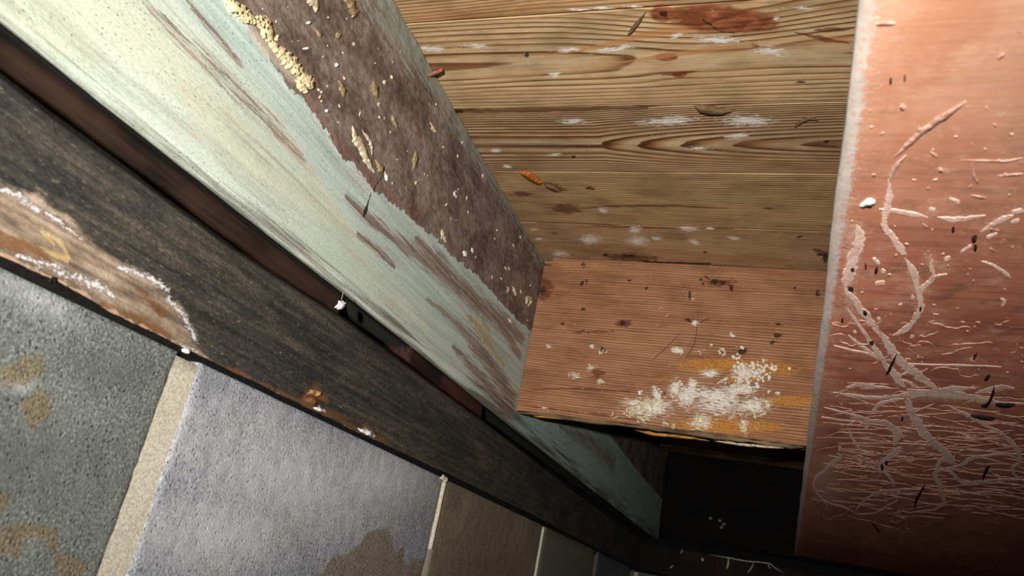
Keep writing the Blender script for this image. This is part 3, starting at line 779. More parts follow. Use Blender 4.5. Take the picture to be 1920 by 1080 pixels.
# --- black damp-proof strips under and over the sill plate
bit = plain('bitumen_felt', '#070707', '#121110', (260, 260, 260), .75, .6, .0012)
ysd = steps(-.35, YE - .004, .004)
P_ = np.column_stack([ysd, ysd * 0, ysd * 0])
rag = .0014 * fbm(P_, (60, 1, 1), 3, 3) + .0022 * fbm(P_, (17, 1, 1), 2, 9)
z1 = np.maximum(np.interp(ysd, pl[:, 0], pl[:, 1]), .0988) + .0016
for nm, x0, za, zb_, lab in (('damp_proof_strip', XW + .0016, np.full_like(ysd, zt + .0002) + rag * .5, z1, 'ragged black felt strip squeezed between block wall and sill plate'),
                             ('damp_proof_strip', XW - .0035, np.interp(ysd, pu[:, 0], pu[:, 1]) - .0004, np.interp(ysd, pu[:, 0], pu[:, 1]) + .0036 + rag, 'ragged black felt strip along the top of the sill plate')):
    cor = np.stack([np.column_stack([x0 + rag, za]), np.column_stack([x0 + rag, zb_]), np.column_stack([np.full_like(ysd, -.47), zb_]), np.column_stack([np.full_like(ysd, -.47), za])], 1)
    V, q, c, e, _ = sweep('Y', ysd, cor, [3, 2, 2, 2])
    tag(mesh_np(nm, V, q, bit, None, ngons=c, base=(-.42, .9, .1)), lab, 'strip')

# --- packing strips in the gap between sill and beam
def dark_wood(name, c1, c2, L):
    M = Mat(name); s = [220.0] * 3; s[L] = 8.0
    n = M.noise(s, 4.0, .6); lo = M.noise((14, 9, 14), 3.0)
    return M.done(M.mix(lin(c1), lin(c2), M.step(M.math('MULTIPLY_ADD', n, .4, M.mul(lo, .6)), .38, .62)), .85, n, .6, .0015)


for y0, y1, xf, cc, lab in ((-.35, .66, -.452, ('#120e0b', '#3a281c'), 'long dark brown packing strip in the gap under the green beam'), (.815, 1.085, -.447, ('#1f1311', '#4a2c26'), 'short reddish packing piece in the gap under the green beam')):
    V, q, c, e, _ = sweep('Y', steps(y0, y1, .012), [(xf, .184), (xf, .2410), (-.49, .2410), (-.49, .184)], [12, 3, 3, 3])
    V[:, 0] += .002 * fbm(V, (20, 30, 60), 3, 3)
    V[:, 1] += np.where(V[:, 1] > y1 - .01, .12 * (V[:, 2] - .21) * (y0 > 0), 0)
    tag(mesh_np('packing_strip', V, q, dark_wood('packing_wood_%d' % (y0 > 0), *cc, 1), None, ngons=c, base=(-.47, (y0 + y1) / 2, .184)), lab, 'strip')

# --- blocking board between the beams
D = (0, 2)
blk = pine('reddish_blocking_pine', 0, 2, dict(a0=.95, h0=.1, t=.02, l0=0, freq=235, seed=11, warp=.010, jit=1.5), early='#b58563', mid='#a37352', late='#7d4f34', tint='#9c6649', stain=.2)
xs = np.linspace(-.4385, .0285, 400)
zt_ = np.where(xs < -.425, .530, ZC - .001)
zb = np.interp(xs, [-.44, -.2, .03], [.2655, .2672, .2660])
def ringx(x, t, b): return [(YB, b), (YB, t), (YB + .045, t), (YB + .045, b - .004 + .006)]
cor = np.array([ringx(x, t, b) for x, t, b in zip(xs, zt_, zb)])
V, q, c, e, ns = sweep('X', xs, cor, [240, 3, 6, 16])
f = e == 0
Q = V[:, [0, 2]]
S = lambda p, rx, ry, an=0: pell(Q, p, rx, ry, 'Y', YB, D, an)
St = lambda pts, r: pstroke(Q, pts, r, 'Y', YB, D)
A = {}
A['orange'] = big(S((1345, 684), 75, 12, .0), S((1430, 690), 60, 14, .05), S((1360, 798), 90, 14, .05), S((1300, 795), 26, 10), S((1480, 752), 50, 10, .02), S((1420, 800), 45, 10), S((1390, 710), 40, 8) * .9, St([(1040, 497), (1100, 499), (1180, 503)], [5, 6, 3]) * .5, S((1235, 712), 40, 6) * .6)
A['white'] = big(S((1220, 765), 48, 22, -.1), S((1290, 740), 30, 24, -.5), S((1265, 730), 12, 22, .2), S((1345, 745), 60, 22, .15), S((1230, 740), 8, 22, -.3), S((1410, 760), 40, 18), S((1315, 790), 24, 18), S((1330, 700), 20, 9), S((1300, 722), 12, 14), S((1270, 657), 14, 7), S((1395, 700), 30, 14), S((1190, 755), 30, 10) * .9, S((1385, 730), 46, 16) * .95, S((1395, 798), 12, 18) * .9,
                 St([(1345, 718), (1362, 710)], [2, 3]), S((1300, 560), 4, 2), S((1110, 690), 12, 5) * .85, S((1080, 705), 14, 8) * .8, S((1125, 715), 9, 6) * .8, S((1030, 650), 10, 4) * .8, S((1305, 605), 6, 6), S((1110, 650), 8, 5) * .8, S((1020, 765), 8, 4) * .8, S((1350, 760), 80, 30) * .85)
A['brown'] = big(S((1018, 540), 16, 20), S((1170, 607), 14, 6), S((1350, 530), 30, 8) * .8, St([(1000, 730), (1080, 728), (1180, 735)], [1.5, 2, 1.5]) * .9, S((1120, 700), 14, 10) * .85, St([(980, 760), (1100, 775), (1220, 790)], [1.5, 2, 1.5]) * .8, S((1110, 622), 60, 4) * .7)
A['dark'] = big(S((1094, 497), 4, 5), S((1092, 531), 4, 5, .4), S((1100, 527), 2, 4), S((1340, 528), 7, 5), S((1355, 530), 6, 4), S((1371, 540), 4, 7), S((1293, 553), 2.5, 8), S((1314, 524), 3, 3), S((1318, 532), 2, 3), S((1093, 580), 5, 3), S((1168, 606), 6, 4), S((1290, 600), 6, 3, .4), S((1458, 629), 7, 4), S((1448, 642), 5, 3), S((1533, 551), 4, 7), S((1130, 656), 5, 5), S((1392, 658), 8, 6), S((1055, 607), 3, 3), S((1212, 540), 3, 3), S((1490, 540), 3, 2), S((1245, 738), 3, 3), S((1410, 722), 8, 5) * .8, S((1460, 608), 4, 2), S((1180, 526), 3, 2), St([(1322, 518), (1330, 524)], [1.5, 1.5]), S((1018, 545), 8, 8) * .8)
edge = np.clip(1.0 - (Q[:, 1] - np.interp(Q[:, 0], xs, zb)) / .006, 0, 1)
A['white'] = np.where(f, A['white'], 0); A['orange'] = np.where(f, A['orange'], 0); A['brown'] = np.where(f, A['brown'], 0)
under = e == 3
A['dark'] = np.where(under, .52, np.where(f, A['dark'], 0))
V[f, 1] += .0012 * fbm(V[f], (5, 1, 90), 3, 3)
bot = (np.abs(V[:, 2] - np.interp(V[:, 0], xs, zb)) < .0035) & (e != 1) & (e != 2)
V[bot, 2] += .0035 * fbm(V[bot], (26, 1, 1), 4, 5)
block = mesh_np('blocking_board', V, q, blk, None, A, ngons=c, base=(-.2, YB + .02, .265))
tag(block, 'reddish pine blocking board between the beams spotted with white fungus', 'board')
# frayed strips along its lower edge
fray = dark_wood('frayed_edge', '#3c3226', '#8a7455', 0); frayo = plain('frayed_orange', '#8a5a26', '#c98d48', (60, 300, 300))
for pts, w, mm in (([(968, 773), (1040, 780), (1120, 791), (1180, 797)], [4, 8, 8, 5], fray), ([(1150, 795), (1250, 806), (1340, 818), (1420, 828)], [5, 9, 11, 8], fray), ([(1400, 826), (1460, 834), (1508, 838)], [7, 9, 8], fray), ([(1190, 806), (1230, 814), (1290, 820), (1330, 826)], [3, 6, 5, 2], frayo), ([(1000, 780), (1060, 786)], [3, 2], frayo), ([(1340, 827), (1400, 834), (1470, 840)], [3, 5, 3], creamm)):
    V, q, c = ribbon(pts, w, 'Y', YB + .001, (0, -1, 0), .004, .3, 12, int(pts[0][0]), .006)
    V[:, 2] += .002 * fbm(V, (90, 90, 90), 3, 2)
    mesh_np('frayed_strip', V, q, mm, block, ngons=c)
# white fungus: nodules in clumps
fung = Mat('white_fungus'); fn = fung.noise((500, 500, 500), 3.0)
fung = fung.done(fung.mix(lin('#c9c0a8'), lin('#f0ebdf'), fung.step(fn, .35, .6)), .9, fn, .5, .001)
fungy = plain('cream_fungus', '#b9a878', '#e6dcc0', (400, 400, 400), .9)
def at_b(p): return at(p, 'Y', YB - .0005)
CL = [((1395, 688), 22, 12, 26, (2.5, 5.5), fung), ((1425, 690), 24, 18, 42, (2, 5), fung), ((1448, 690), 10, 8, 12, (2, 4), fung), ((1395, 715), 17, 12, 30, (2, 4.5), fung), ((1430, 703), 18, 12, 22, (2, 5), fung), ((1385, 730), 18, 8, 18, (2.5, 5), fung), ((1402, 729), 10, 5, 9, (3, 5), fung), ((1419, 722), 4, 4, 3, (4, 6), fung),
      ((1270, 656), 10, 6, 12, (2, 4.5), fung), ((1278, 662), 3, 3, 3, (2, 4), fung), ((1354, 660), 7, 7, 10, (2, 4), fung), ((1380, 667), 9, 6, 12, (2, 4), fung), ((1391, 652), 2, 2, 2, (3, 4.5), fung), ((1331, 646), 4, 2, 3, (2, 4), fung), ((1373, 628), 6, 3, 4, (2, 4.5), fung), ((1304, 606), 6, 4, 8, (2, 4), fung),
      ((1220, 760), 26, 14, 46, (1.5, 4.5), fungy), ((1180, 772), 10, 12, 20, (2, 4), fungy), ((1235, 745), 12, 16, 26, (1.5, 4), fung), ((1205, 787), 14, 8, 18, (2, 4), fungy), ((1288, 745), 14, 20, 34, (1.5, 3.6), fung), ((1275, 722), 6, 10, 10, (1.5, 3.5), fung), ((1333, 702), 9, 5, 12, (2, 4.5), fung), ((1318, 785), 14, 10, 26, (2, 4), fungy), ((1312, 800), 10, 6, 12, (2, 4), fungy),
      ((1390, 765), 34, 18, 40, (1.2, 3), fungy), ((1425, 765), 18, 24, 40, (1.5, 3.6), fung), ((1395, 798), 7, 12, 14, (2, 4), fungy), ((1350, 740), 34, 10, 26, (1, 2.6), fung), ((1458, 738), 4, 4, 5, (2, 3.5), fung), ((1442, 735), 3, 3, 3, (2, 3.5), fung), ((1480, 692), 3, 2, 2, (3, 4.5), fung), ((1247, 795), 7, 4, 9, (2, 4), fungy), ((1261, 799), 5, 5, 7, (2, 4), fungy), ((1201, 736), 3, 3, 3, (3, 4.5), white),
      ((1150, 780), 8, 4, 8, (1.5, 3), fungy), ((1110, 688), 14, 5, 14, (1.2, 2.8), fungy), ((1076, 703), 12, 7, 16, (1.2, 2.6), fungy), ((1130, 660), 9, 6, 14, (1.2, 2.8), fungy), ((1125, 716), 8, 6, 12, (1.2, 2.6), fungy), ((1358, 718), 5, 3, 5, (1.2, 2.5), fung), ((1316, 660), 18, 6, 8, (1, 2.2), fung), ((1420, 800), 12, 6, 6, (1.2, 2.6), fungy), ((1240, 605), 50, 40, 10, (.8, 1.6), fung)]
for k, (p, rx, ry, n, (r0, r1), mm) in enumerate(CL):
    it = []
    for _ in range(n):
        a = rng.uniform(0, 6.283); d = math.sqrt(rng.random())
        pp = (p[0] + rx * d * math.cos(a), p[1] + ry * d * math.sin(a)); c0 = at_b(pp)
        r = rng.uniform(r0, r1) * .00062
        it.append((c0, (r, r * .9, r * rng.uniform(.8, 1.1))))
    V, t = balls(it, .3, k)
    o = mesh_np('fungus_clump', V, None, mm, block, tris=t)
    if k == len(CL) - 1: o['kind'] = 'stuff'
# dark lines on its face, drawn as the shadows of thin threads
thm = plain('thread_shadow', '#2a211c', '#3a2e26')
for pts in ([(1309, 580), (1303, 640), (1285, 672)], [(1279, 622), (1240, 660), (1222, 676)], [(1330, 595), (1310, 606)]):
    V, q, c = ribbon(pts, .9, 'Y', YB - .002, (0, -1, 0), .0006, .1, 8, 1, .0002)
    mesh_np('thread', V, q, thm, block, ngons=c)

# --- joist that carries the right end of the blocking
jm = pine('joist_pine', 1, 2, dict(a0=.95, h0=.1, t=0, l0=0, freq=240, seed=15), early='#a87a50', late='#6e452a')
V, q, c, e, _ = sweep('Y', np.linspace(.11, 2.84, 60), [(.0290, .2665), (.0290, ZC - .0005), (.079, ZC - .0005), (.079, .2665)], [20, 4, 4, 6])
V[:, 0] += .001 * fbm(V, (10, 3, 30), 2, 2)
tag(mesh_np('floor_joist', V, q, jm, None, ngons=c, base=(.054, 1.1, .266)), 'bare pine joist above the wide red-brown board', 'joist')

# --- wide red-brown board with strands of mycelium
def red_material():
    M = Mat('red_brown_board')
    lo = M.noise((16, 10, 1), 4.0, .6); sx = M.noise((10, 150, 150), 4.0, .62); sp = M.noise((200, 200, 200), 4.0, .7); mid = M.noise((60, 45, 1), 3.0, .6, off=(3, 8, 0))
    sep = M.n('ShaderNodeSeparateXYZ'); M.put(sep.inputs[0], M.v); y = sep.outputs[1]
    near = M.step(M.math('MULTIPLY_ADD', lo, .25, y), .72, .34)
    col = M.mix(lin('#b26b57'), lin('#c87d64'), M.step(lo, .38, .62))
    col = M.mix(col, lin('#733a2d'), M.mul(M.step(sx, .50, .68), .55))
    dust = M.mix(lin('#d29875'), lin('#e2b493'), M.step(lo, .4, .6))
    col = M.mix(col, dust, M.mul(near, .75))
    col = M.mix(col, lin('#cb8b64'), M.mul(M.step(M.noise((26, 20, 1), 3.0, off=(7, 1, 0)), .52, .68), .35))
    col = M.mix(col, lin('#6c5742'), M.mul(M.step(mid, .54, .72), M.mul(M.math('SUBTRACT', 1.0, near), .55)))
    streak = M.mul(M.step(M.noise((26, 260, 1), 3.0, .65, off=(1, 3, 0)), .58, .68), M.step(M.noise((18, 8, 1), 2.0, off=(6, 2, 0)), .44, .6))
    col = M.mix(col, lin('#dcb09b'), M.mul(streak, .55))
    wisp = M.mul(M.step(M.noise((90, 120, 1), 4.0, .7, off=(5, 2, 0)), .58, .70), M.step(M.noise((14, 12, 1), 2.0, off=(2, 2, 0)), .45, .6))
    col = M.mix(col, lin('#e6bea4'), M.mul(wisp, .5))
    haze = M.mul(M.step(M.noise((38, 44, 1), 5.0, .75, off=(8, 6, 0)), .50, .68), .45)
    col = M.mix(col, lin('#e0b595'), haze)
    fz = M.rough_mask('fuzz', M.noise((330, 330, 330), 5.0, .85), 1.6, .56, .86)
    col = M.mix(col, M.mix(lin('#d39c84'), lin('#eac6b0'), sp), M.mul(fz, .75))
    ed = M.rough_mask('edge', M.noise((260, 260, 260), 5.0, .8), 1.0, .40, .74)
    col = M.mix(col, M.mix(lin('#a89c92'), lin('#e6ddd2'), M.noise((160, 60, 160), 4.0, .65, off=(1, 1, 1))), M.mul(ed, .9))
    blk = M.mul(M.step(M.voro((90, 90, 90), off=(4, 2, 0)), .07, .03), M.step(M.noise((12, 12, 1), 2.0, off=(3, 0, 9)), .5, .62))
    col = M.mix(col, lin('#2a1a18'), M.mul(blk, .8))
    h = M.math('ADD', M.mul(sx, .5), M.math('MULTIPLY_ADD', fz, .5, M.mul(sp, .4)))
    return M.done(col, .62, h, .35, .0012)


ys = steps(.12, 2.6, .0042)
ew = .0005 * np.sin(ys * 23) + .0008 * fbm(np.column_stack([ys, ys * 0, ys * 0]), (9, 1, 1), 3, 2)
cor = np.stack([np.column_stack([.0140 + ew, np.full_like(ys, .2660)]), np.column_stack([.0126 + ew, np.full_like(ys, .2475)]), np.column_stack([.0128 + ew, np.full_like(ys, .2430)]), np.column_stack([.0150 + ew, np.full_like(ys, .2408)]), np.column_stack([.0190 + ew, np.full_like(ys, ZJ)]),
                np.column_stack([np.full_like(ys, .64), np.full_like(ys, ZJ)]), np.column_stack([np.full_like(ys, .64), np.full_like(ys, .2660)])], 1)
V, q, c, e, ns = sweep('Y', ys, cor, [2, 2, 3, 3, 150, 2, 6])
# finer strips towards the visible left edge
fm = e == 4
u = (V[fm, 0] - .019) / .621
V[fm, 0] = .019 + .621 * (.45 * u + .55 * u ** 2)
D = (0, 1); Q = V[:, [0, 1]]
St = lambda pts, r: pstroke(Q, pts, r, 'Z', ZJ, D)
A = {'edge': np.where(e <= 3, np.where(e <= 2, 1.0, .75), np.where(fm, np.clip(.60 - (V[:, 0] - .019) / np.interp(V[:, 1], [.25, .5, .9, 1.5], [.010, .006, .003, .003]), 0, 1), 0))}
A['fuzz'] = np.where(fm, big(np.clip(.60 - (V[:, 0] - .019) / .05, 0, .55), St([(1600, 420), (1595, 500), (1590, 560), (1600, 600)], [14, 16, 14, 10]) * .9, St([(1560, 735), (1640, 745), (1760, 745), (1880, 750)], [10, 16, 22, 10]), St([(1700, 500), (1725, 540), (1720, 580)], [10, 12, 8]) * .85, St([(1560, 860), (1540, 900), (1560, 940)], [18, 22, 12]) * .9, St([(1640, 820), (1600, 860), (1660, 880)], [14, 16, 14]) * .8,
                                   St([(1850, 420), (1900, 395), (1940, 380)], [12, 14, 12]) * .85, St([(1750, 500), (1740, 470)], [14, 10]) * .85, St([(1700, 780), (1720, 850), (1680, 850)], [16, 18, 12]) * .75), 0)
V[fm, 2] += .0004 * fbm(V[fm], (8, 5, 1), 2, 6)
V[e <= 3] += .0007 * np.column_stack([fbm(V[e <= 3], (200, 60, 200), 3, s) for s in (4, 5, 6)])
red = mesh_np('painted_board', V, q, red_material(), None, A, ngons=c, base=(.32, 1.1, ZJ))
tag(red, 'wide red-brown painted board overrun by pale pink mycelium strands', 'board')
mym = Mat('mycelium'); mn = mym.noise((420, 420, 420), 4.0, .7); ml = mym.noise((50, 50, 50), 3.0)
mc = mym.mix(mym.mix(lin('#dfae98'), lin('#f8dccb'), mym.step(mn, .36, .62)), lin('#b98f7c'), mym.mul(mym.step(ml, .5, .7), .5))
mym = mym.done(mc, .9, mn, .5, .0008)
STR = [([(1666, 336), (1668, 360), (1666, 380), (1661, 400), (1657, 418), (1664, 434), (1678, 450), (1690, 470), (1700, 478)], [10, 12, 15, 13, 11, 12, 13, 15, 8]),
       ([(1696, 484), (1706, 498), (1714, 512), (1718, 530), (1722, 548), (1726, 566), (1728, 578), (1720, 590), (1712, 604), (1700, 616), (1686, 624), (1672, 630)], [6, 12, 16, 12, 10, 11, 12, 12, 9, 12, 10, 8]),
       ([(1722, 556), (1730, 540), (1744, 528), (1756, 516)], [8, 9, 10, 8]), ([(1752, 518), (1746, 500), (1748, 486)], [8, 8, 5]), ([(1756, 518), (1776, 514)], [5, 3]),
       ([(1606, 422), (1612, 440), (1610, 462), (1602, 480), (1596, 498), (1592, 514), (1586, 528), (1584, 540)], [12, 20, 20, 22, 22, 22, 18, 12]),
       ([(1582, 536), (1590, 550), (1602, 562), (1612, 578), (1622, 590), (1632, 604), (1642, 618), (1652, 628), (1662, 640), (1670, 654), (1680, 668), (1694, 682), (1710, 696), (1726, 708), (1744, 720), (1760, 730)], [14, 14, 11, 13, 14, 13, 8, 9, 14, 18, 19, 17, 18, 18, 18, 13]),
       ([(1588, 578), (1598, 592), (1610, 610), (1622, 626), (1632, 642), (1642, 656), (1652, 670), (1662, 686), (1676, 702), (1688, 716), (1698, 728)], [4, 5, 6, 7, 8, 9, 10, 12, 14, 16, 12]), ([(1590, 628), (1604, 640), (1622, 654), (1640, 668), (1652, 676)], [4, 5, 6, 6, 5]), ([(1564, 648), (1590, 655), (1622, 662), (1640, 668)], [3, 3, 4, 4]),
       ([(1586, 726), (1610, 722), (1640, 726), (1672, 728)], [3, 8, 7, 4]), ([(1562, 736), (1600, 742), (1640, 746), (1680, 744), (1712, 738), (1750, 736), (1790, 730), (1830, 728)], [5, 6, 6, 7, 12, 14, 14, 5]), ([(1700, 730), (1750, 738), (1800, 742), (1830, 748), (1870, 756), (1920, 757)], [10, 12, 14, 12, 8, 8]), ([(1828, 738), (1850, 732), (1875, 726), (1902, 728)], [6, 9, 9, 4]),
       ([(1690, 712), (1706, 718), (1722, 728)], [4, 6, 8]), ([(1688, 704), (1702, 698)], [3, 4]),
       ([(1702, 746), (1704, 762), (1712, 778), (1722, 794), (1728, 808), (1724, 818)], [14, 16, 16, 16, 16, 16]), ([(1724, 806), (1736, 818), (1750, 830), (1764, 840), (1776, 852), (1784, 864), (1790, 858)], [16, 16, 15, 14, 15, 17, 4]), ([(1786, 856), (1772, 860), (1760, 868), (1757, 876), (1762, 882)], [9, 9, 9, 8, 5]),
       ([(1772, 880), (1756, 884), (1752, 892), (1760, 906), (1763, 918), (1766, 930), (1772, 944), (1762, 950), (1752, 956), (1730, 958), (1700, 962)], [7, 9, 9, 11, 10, 8, 7, 5, 4, 3, 2.5]), ([(1772, 880), (1785, 888), (1796, 898), (1808, 906), (1840, 904), (1880, 900), (1920, 900)], [6, 7, 7, 6, 6, 5, 5]), ([(1766, 880), (1790, 876), (1806, 870), (1820, 860), (1850, 855), (1890, 852), (1920, 852)], [6, 6, 6, 8, 5, 4, 4]),
       ([(1776, 760), (1796, 770), (1820, 782), (1846, 798), (1868, 808), (1890, 824), (1906, 842), (1912, 856), (1910, 868), (1898, 878), (1902, 890), (1914, 898)], [5, 5, 7, 6, 7, 9, 9, 9, 8, 7, 6, 4]),
       ([(1545, 764), (1575, 772), (1610, 782), (1640, 790), (1662, 794)], [3, 4, 5, 5, 4]), ([(1540, 782), (1575, 788), (1606, 792)], [3, 4, 5]), ([(1618, 786), (1640, 790), (1660, 792), (1674, 804), (1684, 816), (1680, 826), (1676, 836)], [6, 7, 9, 15, 15, 13, 14]), ([(1690, 838), (1680, 848), (1668, 858), (1652, 866), (1640, 870)], [12, 13, 11, 8, 8]),
       ([(1640, 872), (1660, 886), (1672, 900), (1676, 912)], [4, 6, 7, 6]), ([(1694, 748), (1668, 752), (1648, 758), (1640, 768), (1630, 778)], [5, 6, 7, 7, 5]), ([(1624, 786), (1628, 796), (1620, 806)], [5, 6, 5]), ([(1590, 800), (1596, 818), (1606, 834), (1616, 846), (1640, 852)], [4, 5, 5, 4, 3]),
       ([(1570, 850), (1576, 858), (1560, 868), (1546, 882), (1530, 896), (1526, 914), (1540, 934), (1552, 948)], [6, 7, 6, 6, 6, 4, 3, 3]), ([(1576, 838), (1574, 846)], [7, 6]), ([(1700, 778), (1750, 758)], [2, 2]),
       ([(1600, 966), (1614, 944), (1630, 932), (1650, 924), (1676, 920), (1700, 918), (1730, 918)], [3, 4, 5, 7, 7, 4, 3]), ([(1606, 964), (1640, 962), (1668, 946), (1682, 938), (1674, 926)], [2, 2.5, 3, 2.5, 2]), ([(1540, 936), (1560, 946), (1580, 950), (1600, 960)], [2, 3, 3, 2]),
       ([(1648, 392), (1680, 396), (1710, 402), (1740, 408)], [5, 8, 9, 4]), ([(1757, 407), (1785, 412), (1815, 410), (1848, 404)], [3, 9, 8, 4]), ([(1838, 436), (1860, 422), (1880, 412), (1900, 404)], [3, 8, 10, 8]), ([(1896, 398), (1920, 396)], [8, 10]), ([(1849, 446), (1870, 438)], [6, 6]), ([(1800, 474), (1822, 460)], [3, 7]), ([(1770, 488), (1782, 482)], [8, 6]), ([(1742, 392), (1754, 396)], [9, 9]),
       ([(1895, 418), (1912, 412)], [6, 7]), ([(1636, 484), (1644, 490), (1650, 496)], [4, 7, 4]), ([(1652, 506), (1660, 512)], [9, 8]), ([(1640, 533), (1660, 529)], [7, 8]), ([(1708, 556), (1714, 560)], [8, 6]), ([(1650, 596), (1646, 600)], [7, 6]), ([(1706, 632), (1714, 631)], [6, 7]), ([(1600, 624), (1606, 622)], [6, 6]), ([(1684, 572), (1692, 570)], [3, 5]), ([(1840, 490), (1862, 498), (1884, 512), (1896, 522)], [3, 5, 7, 4]), ([(1700, 682), (1740, 684), (1760, 684)], [2, 3, 3]),
       ([(1745, 684), (1790, 685), (1830, 686), (1878, 688)], [2.5, 4, 3, 2]), ([(1876, 560), (1884, 566), (1876, 576)], [4, 6, 4]), ([(1780, 372), (1800, 380)], [5, 7]), ([(1675, 195), (1690, 206)], [0.1, .1])]
for k, (pts, w) in enumerate(STR[:-1]):
    V, q, c = ribbon(pts, w, 'Z', ZJ - .0003, (0, 0, -1), .0002, .30, 9, k, .0004, 7)
    mesh_np('mycelium_strand', V, q, mym, red, ngons=c, smooth=False)
fine = []
for k in range(170):
    px, py = rng.uniform(1512, 1925), 690 + 290 * rng.betavariate(2.2, 1.6)
    L = rng.uniform(20, 150); sl = rng.gauss(.07, .10); w = rng.uniform(.6, 1.7) * (1.0 if py < 880 else .75)
    m_ = max(4, int(L / 14)); wob = 0; pts = []
    for t in np.linspace(0, 1, m_):
        wob += rng.gauss(0, 1.3); pts.append((px + L * t, py + L * t * sl + wob))
    if pts[0][0] < 1548 - .1 * (py - 640): continue
    fine.append(ribbon(pts, w, 'Z', ZJ - .0002, (0, 0, -1), .0003, .3, 4, k, .001))
for k in range(90):
    px, py = rng.uniform(1515, 1920), rng.uniform(600, 980); a = rng.uniform(0, 6.28); pts = [(px, py)]
    for _ in range(rng.randint(3, 8)):
        a += rng.gauss(0, .7); pts.append((pts[-1][0] + 11 * math.cos(a), pts[-1][1] + 6 * math.sin(a)))
    if min(p[0] for p in pts) < 1550 - .1 * (py - 640): continue
    fine.append(ribbon(pts, rng.uniform(.8, 2.4), 'Z', ZJ - .0002, (0, 0, -1), .0004, .3, 4, k, .001))
for k in range(75):                                        # short flecks on the nearer half
    px, py = rng.uniform(1590, 1920), rng.uniform(200, 700); L = rng.uniform(2, 11); a = rng.gauss(0, .35)
    fine.append(ribbon([(px, py), (px + L * .5, py + L * .5 * a), (px + L, py + L * a)], [2, rng.uniform(2, 5), 2], 'Z', ZJ - .0002, (0, 0, -1), .0004, .2, 4, k, .001))
for pts, w in (([(1676, 296), (1716, 258), (1762, 224), (1812, 190)], [8, 12, 15, 10]), ([(1668, 340), (1676, 316), (1700, 290)], [8, 10, 8]), ([(1822, 300), (1826, 330), (1836, 345)], [5, 6, 4]), ([(1689, 196), (1696, 206)], [14, 12]), ([(1722, 240), (1730, 252)], [12, 10]), ([(1760, 316), (1768, 322)], [10, 8]), ([(1745, 285), (1758, 294)], [7, 5]),
               ([(1800, 300), (1880, 302), (1920, 296)], [2, 3, 2]), ([(1870, 330), (1920, 326)], [3, 4]), ([(1870, 110), (1885, 100)], [5, 4]), ([(1640, 45), (1680, 44)], [8, 6]), ([(1820, 366), (1850, 372)], [4, 6])):
    fine.append(ribbon(pts, w, 'Z', ZJ - .0002, (0, 0, -1), .0003, .3, 8, int(pts[0][0]), .001))
V, q, c = join(fine)
tag(mesh_np('mycelium_web', V, q, plain('faint_mycelium', '#b27a66', '#d9b09c', (260, 260, 260), .9), red, ngons=c), kind='stuff')
V, q, c = ribbon([(1611, 387), (1620, 382), (1632, 379), (1642, 378)], [5, 9, 12, 6], 'Z', ZJ - .0006, (0, 0, -1), .0012, .35, 8, 4, .002)
mesh_np('white_flake', V, q, white, red, ngons=c)
blackm = plain('black_sliver', '#120d0c', '#241a18')
for pts, w in (([(1864, 725), (1862, 738), (1856, 752), (1850, 760), (1840, 762)], [4, 5, 4, 4, 2]), ([(1866, 758), (1884, 760), (1904, 759)], [3, 6, 2]), ([(1682, 664), (1674, 680), (1667, 694), (1661, 704)], [2, 3, 4, 2]), ([(1856, 704), (1846, 714)], [5, 2]), ([(1735, 908), (1726, 924), (1718, 940), (1714, 960)], [2, 4, 5, 4]), ([(1856, 874), (1848, 884), (1842, 902)], [2, 5, 3]), ([(1832, 664), (1825, 674)], [2, 3]),
               ([(1595, 506), (1602, 506)], [3, 3]), ([(1590, 541), (1600, 544)], [3, 3]), ([(1618, 585), (1626, 589)], [4, 3]), ([(1630, 642), (1638, 644)], [3, 3]), ([(1724, 578), (1728, 580)], [5, 4]), ([(1822, 450), (1832, 446)], [5, 6]), ([(1826, 464), (1832, 466)], [5, 6]), ([(1785, 430), (1790, 432)], [4, 4]), ([(1640, 512), (1646, 504)], [4, 4]), ([(1622, 496), (1624, 506)], [2, 2]), ([(1652, 872), (1656, 882)], [5, 4]), ([(1660, 866), (1664, 870)], [4, 4]), ([(1690, 785), (1694, 786)], [5, 3]), ([(1820, 780), (1866, 786)], [2, 3]), ([(1580, 600), (1578, 604)], [5, 4]), ([(1634, 978), (1650, 1000)], [1, 2]), ([(1668, 151), (1672, 154)], [4, 4]), ([(1695, 146), (1698, 148)], [4, 4])):
    V, q, c = ribbon(pts, w, 'Z', ZJ - .0014, (0, 0, -1), .0012, .2, 6, int(pts[0][0]), .002)
    mesh_np('dark_sliver', V, q, blackm, red, ngons=c)

# --- timbers across the far end
V, q, c, e, _ = sweep('X', np.linspace(XW + .004, .70, 90), [(YE - .004, .0960), (YE - .004, .166), (YE + .1, .166), (YE + .1, .0960)], [16, 3, 3, 3])
V[:, 1] += .003 * fbm(V, (12, 20, 60), 3, 4); V[:, 2] += .002 * fbm(V, (20, 20, 20), 3, 5)
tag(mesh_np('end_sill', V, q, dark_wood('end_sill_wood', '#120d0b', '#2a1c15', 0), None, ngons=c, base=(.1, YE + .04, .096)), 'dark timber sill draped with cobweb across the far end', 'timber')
V, q, c, e, _ = sweep('X', np.linspace(-.43, .60, 40), [(2.85, .25), (2.85, ZC - .001), (2.89, ZC - .001), (2.89, .25)], [10, 2, 2, 2])  # its near-black colour stands in for the darkness of the far bay
tag(mesh_np('end_beam', V, q, dark_wood('end_beam_painted_dark', '#0d0b09', '#1a1410', 0), None, ngons=c, base=(.05, 2.87, .25)), 'beam closing the far end of the bay, coloured near black in place of deep shade', 'beam')

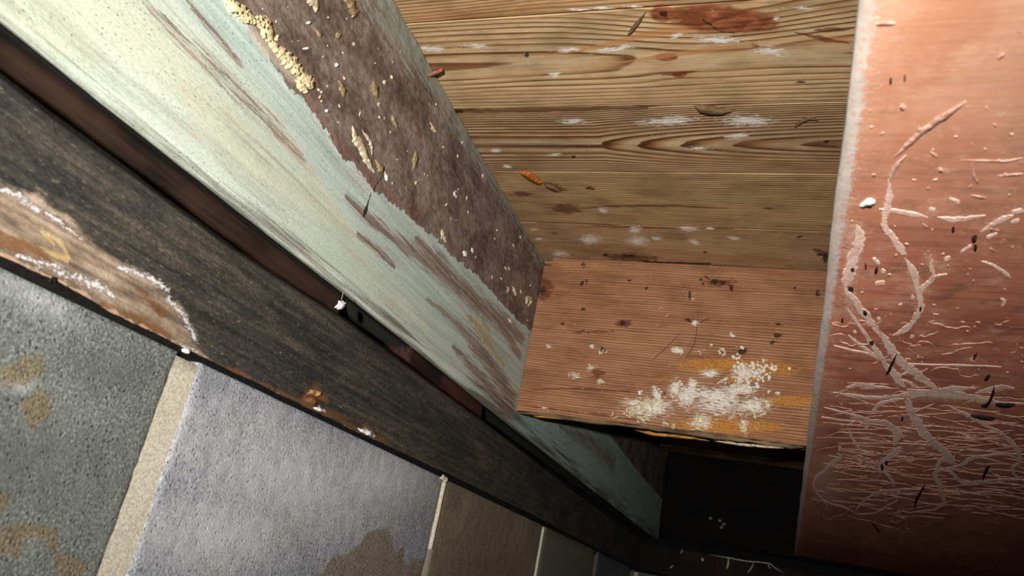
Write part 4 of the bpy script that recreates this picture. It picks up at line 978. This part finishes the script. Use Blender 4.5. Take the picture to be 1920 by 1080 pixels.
# ================================================================== SMALL THINGS
# white flake hanging from the green beam on a thread
flp = at((638, 572), 'X', -.405)
def dpx(dx, dy): return at((638 + dx, 572 + dy), 'X', -.405)
out = [(-3, -8), (2, -7), (5, -8), (5, -5), (9, -5), (7, -1), (6, 3), (3, 6), (0, 8), (-5, 8), (-6, 5), (-4, 3), (-10, 5), (-9, 3), (-4, -2), (-2, -5)]
fr_ = [dpx(*o) for o in out]; n = len(fr_)
V = np.array([p + np.array([.0012, 0, 0]) for p in fr_] + [p - np.array([.0006, 0, 0]) for p in fr_] + [dpx(0, 1) + np.array([.0030, 0, 0]), dpx(0, 1) - np.array([.002, 0, 0])])
t = []
for k in range(n):
    j = (k + 1) % n
    t += [(k, j, 2 * n), (j + n, k + n, 2 * n + 1), (k, k + n, j), (j, k + n, j + n)]
fk = mesh_np('hanging_flake', V, None, plain('flake_white', '#cfc6cc', '#efe9ee', (500, 500, 500)), None, tris=t, smooth=False, base=flp)
tag(fk, 'small white flake hanging on a thread in the dark gap', 'flake')
V, q, c = ribbon([(644, 545), (642, 555), (640, 565)], .9, 'X', -.405, (1, 0, 0), .0004, .05, 4, 1, .0001)
mesh_np('thread', V, q, plain('silk', '#8f9690', '#b5bab4'), fk, ngons=c)

# pale cocoons on the beam closing the bay
for k, (p, lab) in enumerate((((1332, 972), 'pale cocoon in the black bay, apart from the other three'), ((1350, 976), 'pale cocoon in the black bay, topmost of the close three'), ((1357, 983), 'pale cocoon in the black bay, at the outer side of the three'), ((1353, 989), 'pale cocoon in the black bay, lowest of the close three'))):
    V, t = balls([(at(p, 'Y', 2.846), (.0062, .006, .005))], .25, k)
    tag(mesh_np('cocoon', V, None, plain('cocoon_%d' % k, '#7d776c', '#b9b2a5'), None, tris=t), lab, 'cocoon', 'pale cocoons in the dark bay')

# cobweb draped along the far sill
web = []
for pts, w in (([(1330, 1040), (1360, 1045), (1400, 1052), (1440, 1056), (1452, 1064), (1470, 1074)], [1.5, 2, 2, 2.5, 2, 2]), ([(1366, 1046), (1365, 1058), (1362, 1068)], [3, 4, 3]), ([(1414, 1054), (1408, 1066), (1400, 1076)], [2, 2, 1]), ([(1280, 1030), (1276, 1038)], [2, 2]), ([(1440, 1058), (1444, 1066)], [2, 2]), ([(1316, 1046), (1318, 1053)], [5, 5]), ([(1255, 1066), (1262, 1060)], [2, 2])):
    web.append(ribbon(pts, w, 'Y', YE - .007, (0, -1, 0), .002, .3, 6, int(pts[0][0]), .003))
V, q, c = join(web)
tag(mesh_np('cobweb', V, q, plain('cobweb_grey', '#8a857d', '#c9c4bb'), None, ngons=c), 'grey cobweb strands along the edge of the far dark sill', 'cobweb', kind='stuff')
for o in sc.objects:
    if '_b' in o: del o['_b']
